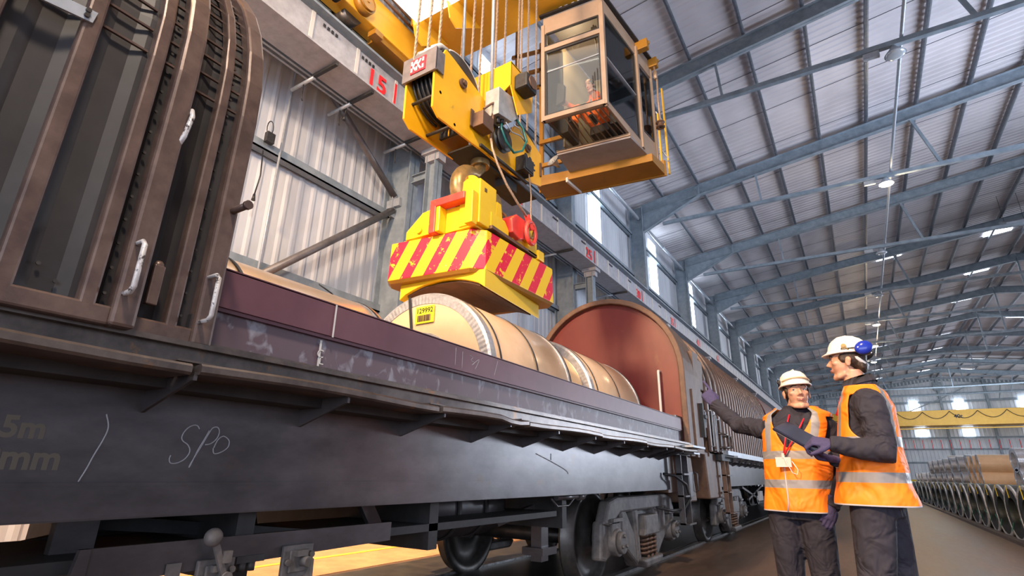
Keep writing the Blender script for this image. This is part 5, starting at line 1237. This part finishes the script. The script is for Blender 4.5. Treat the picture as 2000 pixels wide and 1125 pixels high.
def ell(c, a, b, yaw, n=36, tilt=(0, 0), k=2.3):
    """superellipse ring: a half width (local x), b half depth (local y)"""
    out = []; cy, sy = cos(yaw), sin(yaw)
    for i in range(n):
        t = 2*pi*i/n; x = a*math.copysign(abs(cos(t))**(2/k), cos(t)); y = b*math.copysign(abs(sin(t))**(2/k), sin(t))
        out.append(Vector((c[0]+x*cy-y*sy, c[1]+x*sy+y*cy, c[2]+tilt[0]*x+tilt[1]*y)))
    return out
def loft(rows, yaw, n=36):
    return MB().rings([ell(r[0], r[1], r[2], yaw, n, r[3] if len(r) > 3 else (0, 0)) for r in rows], 0, True, True)
def hand(T, curls, thumb=(.3, .5), name='glove', par=None, mat='glovenavy', scale=1.0, thumb_side=1, spread=1.0):
    """palm along +y from the wrist, back of the hand +z; curls: four (base, mid, tip) angles in degrees, index first"""
    a = MB()
    a.rings([[Vector((w*cos(t), y, h*sin(t))) for t in [2*pi*i/16 for i in range(16)]] for (y, w, h) in ((-.055, .030, .024), (-.02, .030, .022), (0, .032, .020), (.03, .041, .018), (.06, .044, .017), (.085, .043, .015), (.094, .038, .011))], 0, True, True)
    base = [(-.031, .086), (-.0105, .091), (.0105, .089), (.030, .080)]
    lens = [(.042, .026, .022), (.046, .029, .023), (.043, .027, .022), (.033, .021, .019)]
    if thumb_side < 0: base = [(-x, y) for x, y in base]
    for i in range(4):
        x, y = base[i]; p = Vector((x, y-.012, 0)); ang = 0; pts = [p.copy()]; d0 = (x*.25*spread)
        p = Vector((x, y, 0)); pts.append(p.copy())
        for j in range(3):
            ang += radians(curls[i][j]); d = Vector((d0*cos(ang), cos(ang), -sin(ang))).normalized(); p = p+d*lens[i][j]; pts.append(p.copy())
        a.tube(pts, [.010, .0105, .0098, .0092, .0072], 10); a.ball(pts[-1], .0075, 8, 6); a.ball(pts[2], .0100, 8, 6); a.ball(pts[3], .0093, 8, 6)
    s = -1*thumb_side
    ta, tb = thumb
    p0 = Vector((.022*s, .012, -.004)); p1 = p0+Vector((.030*s*cos(ta), .026, -.028*sin(ta))); p2 = p1+Vector((.014*s*cos(tb), .028, -.030*sin(tb))); p3 = p2+Vector((.004*s*cos(tb), .022, -.022*sin(tb)))
    a.tube([p0, p1, p2, p3], [.016, .014, .0115, .009], 10); a.ball(p3, .009, 8, 6)
    a.xform(T @ Matrix.Scale(scale, 4))
    return fuse(name, a, mat, par, voxel=.0045, smooth=3)
def frame_to(p, y, z):
    """matrix at p with +y along y and +z near z"""
    y = Vector(y).normalized(); z = Vector(z); z = (z-y*z.dot(y)).normalized(); x = y.cross(z)
    m = Matrix((x, y, z)).transposed().to_4x4(); m.translation = Vector(p); return m
def vest(rows, yaw, par, vneck_at, open_front, vert_at, bands, arm, n=240, vw=40):
    """hi-vis vest: fine loft round the torso; material by ring position. angles in degrees, 90 = chest"""
    # interpolate rows
    zs = [r[0][2] for r in rows]; zmin, zmax = zs[0], zs[-1]
    m = 170; rr = []
    for j in range(m+1):
        z = zmin+(zmax-zmin)*j/m
        for i in range(len(rows)-1):
            if zs[i] <= z <= zs[i+1]+1e-9:
                t = (z-zs[i])/(zs[i+1]-zs[i]); t2 = t*t*(3-2*t)
                A, B = rows[i], rows[i+1]
                c = [A[0][q]+(B[0][q]-A[0][q])*t for q in range(3)]; rr.append((c, A[1]+(B[1]-A[1])*t2, A[2]+(B[2]-A[2])*t2)); break
    mb = MB(); vs = []
    for j, (c, a, b) in enumerate(rr):
        ring = ell(c, a, b, yaw, n)
        for i, p in enumerate(ring):
            t = 2*pi*i/n; fold = .006*sin(3*t+c[2]*9)+.004*sin(7*t+c[2]*4); fade = max(0, min(1, (1.25-c[2])/.25))
            d = (p-Vector(c)); d.z = 0; d.normalize(); vs.append(p+d*fold*fade)
    faces = []; mi = []
    for j in range(m):
        z = rr[j][0][2]
        for i in range(n):
            deg = (i+.5)*360/n; dv = abs((deg-90+180) % 360-180)
            db = abs((deg-270+180) % 360-180)
            # front opening and V neck
            if open_front and dv < 2 and z > 1.0: pass
            zn = vneck_at
            if z > zn and dv < ((z-zn)/(zmax-zn))**.8*vw+1: continue
            if z > zmax-.06 and db < 45*(z-(zmax-.06))/.06: continue
            # arm holes
            skip = False
            for side in (0, 180):
                da = abs((deg-side+180) % 360-180)
                if z > arm[0] and z < arm[1] and da < arm[2]*min(1, sqrt(max(0, (z-arm[0])/(.07)))): skip = True
            if skip: continue
            k = 0
            for (z0, z1) in bands:
                if z0 <= z < z1: k = 1
            for va in vert_at:
                if abs((deg-va+180) % 360-180) < 7.5 and z > bands[-1][0]: k = 1
            if j < 2: k = 2
            faces.append((j*n+i, j*n+(i+1) % n, (j+1)*n+(i+1) % n, (j+1)*n+i)); mi.append(k)
    mb.v = vs; mb.f = [list(f) for f in faces]; mb.mi = mi; mb.sm = [True]*len(mi)
    ec = {}
    for f in mb.f:
        for q in range(4):
            e = (min(f[q], f[(q+1) % 4]), max(f[q], f[(q+1) % 4])); ec[e] = ec.get(e, 0)+1
    nb = {}
    for (p, q), c in ec.items():
        if c == 1: nb.setdefault(p, []).append(q); nb.setdefault(q, []).append(p)
    zlow = zmin+.01
    for it in range(14):
        new = {v: mb.v[v]*.4+(mb.v[l[0]]+mb.v[l[1]])*.3 for v, l in nb.items() if len(l) == 2 and mb.v[v].z > zlow}
        for v, p in new.items(): mb.v[v] = p
    used = sorted(set(i for f in mb.f for i in f)); re = {v: q for q, v in enumerate(used)}
    mb.v = [mb.v[i] for i in used]; mb.f = [[re[i] for i in f] for f in mb.f]
    o = mb.build('hi_vis_vest', ['orange', 'reflect', 'piping'], par)
    md = o.modifiers.new('thick', 'SOLIDIFY'); md.thickness = .006; md.offset = 0
    return o
def leg(mb, hip, knee, foot, r=(.105, .095, .082, .072, .08)):
    h, k, f = Vector(hip), Vector(knee), Vector(foot)
    pts = [h+Vector((0, 0, .05)), h, h.lerp(k, .5), k, k.lerp(f, .5), f]
    mb.tube(pts, [r[0]*.9, r[0], r[1], r[2], r[3], r[4]], 18)
def boot(p, d, par):
    d = Vector(d).normalized(); s = Vector((d.y, -d.x, 0)); p = Vector(p)
    b = MB()
    for a, wdt, hgt in ((0, 0, 0),): pass
    b.rings([[p+d*y+s*w_*cos(t)+Vector((0, 0, max(.0, hz+hh*sin(t)))) for t in [2*pi*i/16 for i in range(16)]] for (y, w_, hh, hz) in ((-.09, .02, .03, .05), (-.08, .038, .06, .06), (0, .043, .065, .065), (.08, .046, .05, .05), (.15, .045, .038, .038), (.19, .03, .025, .028))], 0, True, True)
    b.build('boot', 'black', par)

# ---------------------------------------------------------------- man with his arm stretched out
yaw = radians(180-14)
RX, RY = -.385, 4.15
pm = thing('person', (RX, RY, 0), 'person in orange vest and cream helmet pointing his gloved right hand at the wagon', 'person')
HT = Matrix.Translation((-.305, 4.10, 1.600)) @ Matrix.Rotation(radians(180+17), 4, 'Z') @ Matrix.Rotation(radians(2), 4, 'Y') @ Matrix.Rotation(radians(4), 4, 'X') @ Matrix.Scale(.96, 4)
bd = MB()
merge(bd, head_shape(bd, HT))
bd.tube([HT @ Vector((0, -.02, -.06)), (-.32, 4.14, 1.510), (-.33, 4.16, 1.440)], [.054, .057, .075], 18)
bd.rings([ell((-.40, 4.16, .820), .13, .10, yaw, 24), ell((-.385, 4.15, 1.000), .125, .09, yaw, 24), ell((-.355, 4.15, 1.250), .15, .10, yaw, 24), ell((-.335, 4.16, 1.420), .15, .08, yaw, 24), ell((-.33, 4.16, 1.470), .08, .06, yaw, 24)])
sh_r = (-.525, 4.17, 1.365); el_r = (-.735, 4.33, 1.415); wr_r = (-.90, 4.42, 1.575)
sh_l = (-.155, 4.13, 1.365); el_l = (-.115, 4.20, 1.080); wr_l = (-.205, 4.08, .885)
bd.tube([(-.40, 4.16, 1.400), sh_r, el_r, wr_r], [.05, .045, .038, .03], 12); bd.tube([(-.28, 4.15, 1.400), sh_l, el_l, wr_l], [.05, .045, .038, .03], 12)
leg(bd, (-.48, 4.17, .85), (-.50, 4.16, .48), (-.51, 4.2, .06), (.08, .07, .05, .045, .04)); leg(bd, (-.32, 4.14, .85), (-.31, 4.13, .48), (-.29, 4.16, .06), (.08, .07, .05, .045, .04))
body = fuse('body', bd, 'skin', pm, voxel=.0055, smooth=3)
face_details(HT, body, .004, (.003, .002)); hair_cap(HT, body); helmet(HT @ Matrix.Translation((0, 0, .0)) @ Matrix.Rotation(radians(2), 4, 'X'), body, False, True)
ov = MB()
ov.rings([ell((-.40, 4.16, .800), .17, .125, yaw), ell((-.40, 4.16, .920), .175, .13, yaw), ell((-.385, 4.15, 1.050), .165, .12, yaw), ell((-.355, 4.15, 1.250), .185, .13, yaw), ell((-.335, 4.16, 1.400), .195, .115, yaw), ell((-.33, 4.16, 1.460), .15, .09, yaw), ell((-.325, 4.16, 1.500), .085, .075, yaw), ell((-.322, 4.155, 1.515), .080, .072, yaw)])
def sleeve(mb, pts, rad):
    """sleeve with crumples"""
    P = [Vector(p) for p in pts]; out = []; rr = []
    for i in range(len(P)-1):
        for k in range(7):
            t = k/7; p = P[i].lerp(P[i+1], t); r = rad[i]+(rad[i+1]-rad[i])*t
            q = i*7+k; out.append(p+Vector((.003*sin(q*2.1), .003*cos(q*1.7), .003*sin(q*1.3)))); rr.append(r*(1+.055*sin(q*2.4)+.03*cos(q*4.1)))
    out.append(P[-1]); rr.append(rad[-1]); mb.tube(out, rr, 20)
sleeve(ov, [(-.40, 4.16, 1.390), sh_r, el_r, (-.908, 4.425, 1.586)], [.080, .070, .060, .048])
sleeve(ov, [(-.27, 4.15, 1.400), sh_l, el_l, (-.208, 4.075, .875)], [.080, .070, .060, .044])
leg(ov, (-.485, 4.17, .84), (-.50, 4.16, .48), (-.51, 4.2, .07)); leg(ov, (-.31, 4.14, .84), (-.305, 4.13, .48), (-.29, 4.16, .07))
fuse('overall', ov, 'navy', pm, voxel=.009, smooth=2)
cl = MB()
cl.rings([ell((-.325, 4.155, 1.445), .120, .098, yaw, 36, (0, -.55)), ell((-.320, 4.15, 1.485), .098, .084, yaw, 36, (0, -.55)), ell((-.318, 4.145, 1.485), .082, .076, yaw, 36, (0, -.55)), ell((-.32, 4.15, 1.480), .104, .09, yaw, 36, (0, -.55))], 0, True, False)
cv = cl.build('collar', 'navy', pm)
boot((-.51, 4.18, 0), (-.15, -1, 0), pm); boot((-.29, 4.14, 0), (.2, -1, 0), pm)
vr = [((-.395, 4.16, .845), .208, .170), ((-.388, 4.155, 1.0), .197, .158), ((-.36, 4.15, 1.220), .208, .152), ((-.335, 4.16, 1.385), .232, .140), ((-.33, 4.16, 1.445), .215, .122), ((-.328, 4.16, 1.502), .135, .10)]
vs_ = vest(vr, yaw, pm, 1.23, True, (52, 128, 232, 308), [(.985, 1.035), (1.165, 1.215)], (1.22, 1.425, 28))
MB().tube([(ell((-.405+.012*0, 4.16, .85), .210, .176, yaw, 96)[24])]+[ell((-.395, 4.155, z), .209-.012*(z-.85)/.3, .176-.018*(z-.85)/.3, yaw, 96)[24] for z in (.9, .95, 1.0, 1.05, 1.1, 1.15, 1.2)], .0045, 6).build('vest_piping', 'piping', vs_)
# pointing hand: index up and out, others curled
dr = Vector(wr_r)-Vector(el_r)
HTp = frame_to((-.912, 4.425, 1.592), (-.085, .02, .14), (.25, -.95, .15))
hand(HTp, [(4, 8, 5), (62, 70, 40), (70, 75, 40), (76, 72, 40)], (.7, 1.1), 'glove', pm, thumb_side=-1, scale=1.18)
hand(frame_to((-.21, 4.07, .895), (-.05, -.06, -.16), (.5, -.8, .1)), [(25, 30, 20), (30, 35, 22), (34, 38, 24), (38, 40, 26)], (.5, .8), 'glove', pm, thumb_side=1)
# lanyard and badge, both hanging on him
MB().tube([(-.365, 4.065, 1.45), (-.385, 4.02, 1.38), (-.405, 3.992, 1.28), (-.425, 3.978, 1.19)], .005, 6).tube([(-.268, 4.075, 1.45), (-.30, 4.015, 1.38), (-.36, 3.985, 1.28), (-.42, 3.978, 1.19)], .005, 6).build('lanyard', 'lanyard', pm)
MB().box((-.475, 3.958, 1.115), (-.385, 3.962, 1.175)).box((-.435, 3.955, 1.17), (-.42, 3.965, 1.20)).build('name_badge', 'stripe', pm)
MB().tube([(-.425, 3.955, 1.18), (-.41, 3.945, 1.14), (-.385, 3.945, 1.08), (-.36, 3.95, 1.07), (-.352, 3.95, 1.10), (-.38, 3.955, 1.15)], .0025, 6).build('glasses_cord', 'strapwhite', pm)

# ---------------------------------------------------------------- man with the clipboard, seen from his left side
yaw = radians(90-6)
p2 = thing('person', (.03, 3.75, 0), 'person in orange vest and helmet with blue ear muffs, seen in profile holding a clipboard', 'person')
HT = Matrix.Translation((.022, 3.75, 1.722)) @ Matrix.Rotation(radians(90-3), 4, 'Z') @ Matrix.Rotation(radians(3), 4, 'X') @ Matrix.Scale(.93, 4)
bd = MB(); merge(bd, head_shape(bd, HT))
bd.tube([HT @ Vector((0, -.025, -.06)), (.035, 3.75, 1.600), (.06, 3.75, 1.510)], [.054, .056, .08], 18)
bd.rings([ell((.03, 3.75, 0.900), .13, .09, yaw, 24), ell((.03, 3.75, 1.050), .12, .085, yaw, 24), ell((.05, 3.75, 1.250), .15, .10, yaw, 24), ell((.07, 3.75, 1.470), .15, .075, yaw, 24), ell((.06, 3.75, 1.540), .08, .06, yaw, 24)])
sh = (.085, 3.57, 1.450); el = (.105, 3.50, 1.185); wr = (-.125, 3.46, 1.225)
shr = (.075, 3.93, 1.450); elr = (.06, 3.97, 1.160); wrr = (-.115, 3.66, 1.120)
bd.tube([(.07, 3.7, 1.450), sh, el, wr], [.05, .042, .036, .028], 12); bd.tube([(.07, 3.8, 1.450), shr, elr, wrr], [.05, .042, .036, .028], 12)
leg(bd, (.0, 3.66, .92), (-.04, 3.65, .50), (-.04, 3.66, .06), (.08, .07, .05, .045, .04)); leg(bd, (.06, 3.85, .92), (.07, 3.86, .50), (.09, 3.87, .06), (.08, .07, .05, .045, .04))
body2 = fuse('body', bd, 'skin', p2, voxel=.0055, smooth=3)
face_details(HT, body2, 0); hair_cap(HT, body2)
helmet(HT @ Matrix.Translation((0, 0, .004)) @ Matrix.Rotation(radians(-1), 4, 'X'), body2, True)
ov = MB()
ov.rings([ell((.03, 3.75, 0.860), .165, .125, yaw), ell((.03, 3.75, 1.000), .165, .12, yaw), ell((.035, 3.75, 1.120), .16, .118, yaw), ell((.05, 3.75, 1.280), .18, .128, yaw), ell((.07, 3.75, 1.450), .19, .115, yaw), ell((.068, 3.75, 1.520), .14, .09, yaw), ell((.06, 3.75, 1.565), .085, .075, yaw), ell((.058, 3.75, 1.580), .078, .07, yaw)])
sleeve(ov, [(.07, 3.70, 1.440), sh, el, (-.135, 3.46, 1.229)], [.088, .080, .066, .043])
sleeve(ov, [(.07, 3.80, 1.440), shr, elr, (-.135, 3.66, 1.155)], [.088, .082, .068, .045])
leg(ov, (.005, 3.67, .90), (-.04, 3.65, .50), (-.04, 3.66, .07), (.108, .098, .085, .075, .082)); leg(ov, (.06, 3.84, .90), (.07, 3.86, .50), (.09, 3.87, .07), (.108, .098, .085, .075, .082))
fuse('overall', ov, 'navy', p2, voxel=.009, smooth=2)
MB().rings([ell((.06, 3.75, 1.525), .115, .10, yaw, 36, (0, -.25)), ell((.057, 3.75, 1.570), .09, .086, yaw, 36, (0, -.25)), ell((.055, 3.75, 1.615), .075, .078, yaw, 36, (0, -.25)), ell((.057, 3.75, 1.570), .098, .094, yaw, 36, (0, -.25))], 0, True, False).build('collar', 'navy', p2)
boot((-.03, 3.66, 0), (-1, 0, 0), p2); boot((.10, 3.87, 0), (-1, .1, 0), p2)
vr = [((.035, 3.75, 0.915), .215, .200), ((.035, 3.75, 1.050), .195, .172), ((.05, 3.75, 1.250), .20, .152), ((.068, 3.75, 1.430), .205, .138), ((.07, 3.75, 1.510), .175, .115), ((.065, 3.75, 1.560), .125, .10)]
v2 = vest(vr, yaw, p2, 1.40, True, (55, 125, 235, 305), [(1.03, 1.085), (1.215, 1.27)], (1.26, 1.50, 27))
MB().tube([(-.005, 3.715, 1.60), (-.022, 3.70, 1.55), (-.05, 3.70, 1.49), (-.085, 3.71, 1.40)], .0055, 6).build('lanyard', 'lanyard', p2)
hand(frame_to((-.125, 3.462, 1.230), (-.17, -.01, .03), (.02, -.5, .85)), [(48, 62, 30), (52, 64, 32), (56, 66, 34), (60, 66, 34)], (.35, .55), 'glove', p2, thumb_side=1, scale=1.05)
hand(frame_to((-.125, 3.66, 1.155), (-.16, -.03, .02), (.1, .3, -.9)), [(45, 55, 30), (50, 60, 30), (54, 62, 32), (58, 62, 32)], (.4, .6), 'glove', p2, thumb_side=-1, scale=1.05)
# clipboard held in both hands
c0 = Vector((-.200, 3.56, 1.215)); dl = Vector((-.225, .02, .150)).normalized(); dw = Vector((-.05, .9, .42)); dw = (dw-dl*dw.dot(dl)).normalized(); dn = dl.cross(dw)
mt_ = Matrix((dl, dw, dn)).transposed().to_4x4(); mt_.translation = c0
t = thing('clipboard', c0, 'dark clipboard held by the man with the ear muffs', 'clipboard')
M['clip'] = plain('glossy_black_board', (.015, .015, .03), .15)
MB().box((-.03, -.11, -.014), (.225, .11, 0)).xform(mt_).build('board', 'clip', t, bevel=.006)
MB().box((-.02, -.10, .001), (.22, .10, .006)).xform(mt_).build('paper', 'stripe', t)
MB().box((.185, -.05, .005), (.222, .05, .016)).xform(mt_).build('clip', 'zinc', t, bevel=.003)

# ---------------------------------------------------------------- crane driver
p3 = thing('person', (-3.15, 8.25, 6.9), 'person in orange overalls seated at the controls in the crane cab', 'person')
M['boiler'] = cloth('orange_boiler_suit', (.90, .14, .02), (1.0, .19, .03), wr=6, wb=.7)
HT = Matrix.Translation((-3.19, 7.86, 7.955)) @ Matrix.Rotation(radians(180-8), 4, 'Z') @ Matrix.Rotation(radians(-30), 4, 'X')
bd = MB(); merge(bd, head_shape(bd, HT))
bd.tube([HT @ Vector((0, -.03, -.05)), (-3.17, 7.98, 7.84), (-3.15, 8.07, 7.76)], [.055, .057, .08], 16)
bd.rings([ell((-3.15, 8.30, 7.28), .14, .11, pi, 24), ell((-3.15, 8.25, 7.5), .13, .10, pi, 24), ell((-3.15, 8.12, 7.72), .16, .09, pi, 24), ell((-3.16, 8.06, 7.80), .08, .06, pi, 24)])
aR = [(-3.30, 8.1, 7.72), (-3.42, 7.95, 7.48), (-3.60, 7.74, 7.60)]; aL = [(-2.99, 8.1, 7.72), (-2.88, 8.0, 7.48), (-2.90, 7.80, 7.55)]
for A in (aR, aL): bd.tube(A, [.05, .04, .028], 12)
LR = [(-3.22, 8.28, 7.28), (-3.40, 7.72, 7.42), (-3.40, 7.58, 7.02)]; LL = [(-3.08, 8.28, 7.28), (-3.0, 7.74, 7.42), (-3.02, 7.62, 7.02)]
for A in (LR, LL): bd.tube(A, [.08, .06, .045], 14)
b3 = fuse('body', bd, 'skin', p3, voxel=.008, smooth=2); hair_cap(HT @ Matrix.Translation((0, -.012, .006)) @ Matrix.Scale(1.13, 4), b3); face_details(HT, b3)
ov = MB()
ov.rings([ell((-3.15, 8.32, 7.24), .17, .14, pi), ell((-3.15, 8.25, 7.45), .165, .13, pi), ell((-3.15, 8.13, 7.70), .20, .12, pi), ell((-3.155, 8.07, 7.81), .14, .10, pi), ell((-3.165, 8.02, 7.88), .088, .08, pi)])
for A in (aR, aL): sleeve(ov, A, [.08, .065, .045])
for A in (LR, LL): sleeve(ov, A, [.11, .085, .065])
o3 = fuse('boiler_suit', ov, 'boiler', p3, voxel=.011, smooth=2)
for x in (-3.24, -3.07): MB().tube([(x, 8.16, 7.84), (x, 7.985, 7.74), (x, 8.01, 7.62), (x, 8.06, 7.5)], .016, 6).build('tape', 'reflect', o3)
MB().tube([HT @ Vector((0, -.02, -.10))+Vector((.07*cos(a), .06*sin(a), -.01)) for a in [i*pi/8 for i in range(16)]], .02, 8, closed=True).build('collar', 'boxgrey', o3)
hand(frame_to((-3.60, 7.74, 7.60), (-.3, -.5, .3), (0, .3, 1)), [(40, 50, 30)]*4, (.4, .6), 'hand', b3, mat='skin', thumb_side=-1)
hand(frame_to((-2.90, 7.80, 7.55), (0, -1, .1), (0, .1, 1)), [(40, 50, 30)]*4, (.4, .6), 'hand', b3, mat='skin', thumb_side=1)
for A in (LR, LL): boot((A[2][0], A[2][1]+.0, 6.90), (0, -1, 0), p3)

p3.location = (-3.22, 8.15, 7.03)
# ================================================================ stock on the right
M['darkcoil'] = steel('dark_steel_coil', (.008, .013, .015), (.028, .038, .04), .5, .05, scale=6, bump=.05, rust=(.30, .13, .03), rustamt=.66, rustscale=3)
M['rimwhite'] = steel('pale_coil_edge', (.34, .37, .41), (.70, .73, .78), .4, .3, scale=18, bump=.05)
M['green'] = plain('green_strap', (.02, .22, .16), .4)
M['tagyellow'] = plain('yellow_tag', (.65, .50, .02), .5)
def ring_coil(nm, c, r, bore, wdt, body, rim, label, cat, group, straps=True):
    x, y, z = c
    t = thing(nm, (x+wdt/2, y, z-r), label, cat, group)
    MB().revolve([(bore, 0), (r, 0), (r, wdt), (bore, wdt)], (x, y, z), 'x', 40, smooth=False, closed=True).build('winding', body, t)
    MB().revolve([(r-.06, -.004), (r-.02, -.006), (r+.004, 0), (r+.004, .025), (r-.02, .025), (r-.06, .004)], (x, y, z), 'x', 40, smooth=False, closed=True).build('edge_guard', rim, t)
    if straps:
        s = MB()
        for f in (.35, .62): s.revolve([(r+.002, wdt*f), (r+.006, wdt*f), (r+.006, wdt*f+.03), (r+.002, wdt*f+.03)], (x, y, z), 'x', 40, closed=True)
        s.build('strap', 'green', t)
        for a in (80, 200, 320):
            a = radians(a); b_ = MB(); b_.beam((x-.006, y+(bore)*cos(a), z+bore*sin(a)), (x-.006, y+(r+.004)*cos(a), z+(r+.004)*sin(a)), .03, .006, up=(1, 0, 0)); b_.build('strap', 'tagyellow' if a < 2 else 'green', t)
    return t
GD = 'dark coils standing in a row along the aisle'
ysd = [12.85, 13.95, 15.05, 16.2, 17.4, 18.7, 20.1, 21.6, 23.2, 24.9, 26.7, 28.6, 30.6, 32.7, 35, 37.5, 40.3, 43.5]
first = None
nth = ['nearest', 'second', 'third', 'fourth', 'fifth', 'sixth', 'seventh', 'eighth', 'ninth', 'tenth', 'eleventh', 'twelfth', 'thirteenth', 'fourteenth', 'fifteenth', 'sixteenth', 'seventeenth', 'farthest']
for i, y in enumerate(ysd):
    lb = 'dark strapped coil in the aisle row, %s from the right edge' % nth[i]
    if i == 0: lb = 'dark strapped steel coil cut by the right picture edge, nearest in the aisle row'
    if first is None: first = ring_coil('steel_coil', (2.22, y, .5), .49, .27, .62, 'darkcoil', 'rimwhite', lb, 'coil', GD); o = first
    else:
        o = copy_tree(first); o.location = (2.22+.31+.004*(i % 3), y, .01); tag(o, lb)
    o.rotation_euler = (random.uniform(-.1, .1), 0, radians(3+random.uniform(-2, 2)))
tag(MB().box((2.1, 12.2, 0), (2.24, 46, .06)).build('floor_chock', 'ledge'), 'dark worn chock along the foot of the dark coils', 'chock')
# wrapped coils stacked behind
GB = 'brown paper coils stacked behind the dark row'
GS = 'silver-rimmed coils stacked behind the dark row'
bw = None; n = 0
rows_b = [(33.5, (5.2, 6.9), (.42, 1.16, 1.80))]
posn = ['bottom', 'middle', 'top']
for y, side in ((31.5, 'nearer'), (33.0, 'middle'), (34.5, 'farther')):
    for k, z in enumerate((.42, 1.10, 1.76)):
        lb = 'brown paper-wrapped coil lying in the %s stack, %s layer' % (side, posn[k])
        if bw is None: bw = ring_coil('wrapped_coil', (4.25, y, z), .40, .18, 1.9, 'wrap', 'foil', lb, 'coil', GB, False); o = bw
        else:
            o = copy_tree(bw); o.location = (4.25+.95, y+.0, z-.40); tag(o, lb)
sr = None
cols = [(4.45, 25.6), (4.75, 26.9), (5.35, 27.3), (5.9, 28.2)]
for i, (x, y) in enumerate(cols):
    for k, z in enumerate((.45, 1.12, 1.75)):
        lb = 'silver-edged coil in the right-hand stack, %s column, %s layer' % (nth[i] if i else 'first', posn[k])
        if sr is None: sr = ring_coil('silver_coil', (x, y, z), .42, .27, .45, 'foil', 'zinc', lb, 'coil', GS, False); o = sr
        else:
            o = copy_tree(sr); o.location = (x+.225, y, z-.42); tag(o, lb)
        o.rotation_euler = (0, 0, radians(5+3*i))
for i in range(11):
    for k in range(3 if i > 3 else 2):
        x = 3.6+.10*i+random.uniform(-.05, .05); y = 60-2.2*i; z = .45+k*.75
        o = copy_tree(sr); o.location = (x+.3, y, z-.42); o.rotation_euler = (0, 0, radians(2)); s_ = 1.0
        tag(o, 'silver-edged coil in the far stack, %s column from its far end, %s layer' % (nth[i] if i else 'first', posn[k]), 'coil', 'silver-rimmed coils of the far stack')
o = None
for i in range(5):
    for k in range(2):
        lb = 'brown paper coil in the far stack, %s from the far end, %s layer' % (nth[i] if i else 'first', ['lower', 'upper'][k])
        o = copy_tree(bw); o.location = (5.3+.1*i, 56-4.5*i, .02+.74*k); tag(o, lb, 'coil', 'brown coils of the far stack')
# white wrapped bundles at the back
M['whitewrap'] = steel('white_wrapped_bundle', (.62, .60, .60), (.78, .76, .75), .6, scale=2, bump=.02)
for i in range(5):
    tag(MB().box((5.3+1.9*i, 50, 0), (7.1+1.9*i, 51.5, 2.75-.0*i)).build('wrapped_bundle', 'whitewrap', bevel=.05), 'white wrapped bundle standing behind the brown coils, %s from the left' % (nth[i] if i else 'first'), 'bundle', 'white bundles behind the stacks')
tag(MB().box((3.2, 62, 0), (3.9, 63, 1.1)).build('green_crate', 'tagyellow'), 'small yellow-green crate at the far end of the aisle', 'crate')
# red height marks on the end wall
mb0 = None
for i in range(14):
    x = 6.2+1.15*i
    if mb0 is None: mb0 = MB().box((x, 107.9, 5.6), (x+.08, 107.95, 7.0)).build('red_marker', 'redpaint', origin=(6.2, 107.9, 5.6)); o = mb0
    else: o = mb0.copy(); COL.objects.link(o); o.location = (x, 107.9, 5.6)
    tag(o, 'thin red upright marker on the end wall rail, %s from the left' % (['first']+nth[1:])[i], 'marker', 'red markers on the end wall')
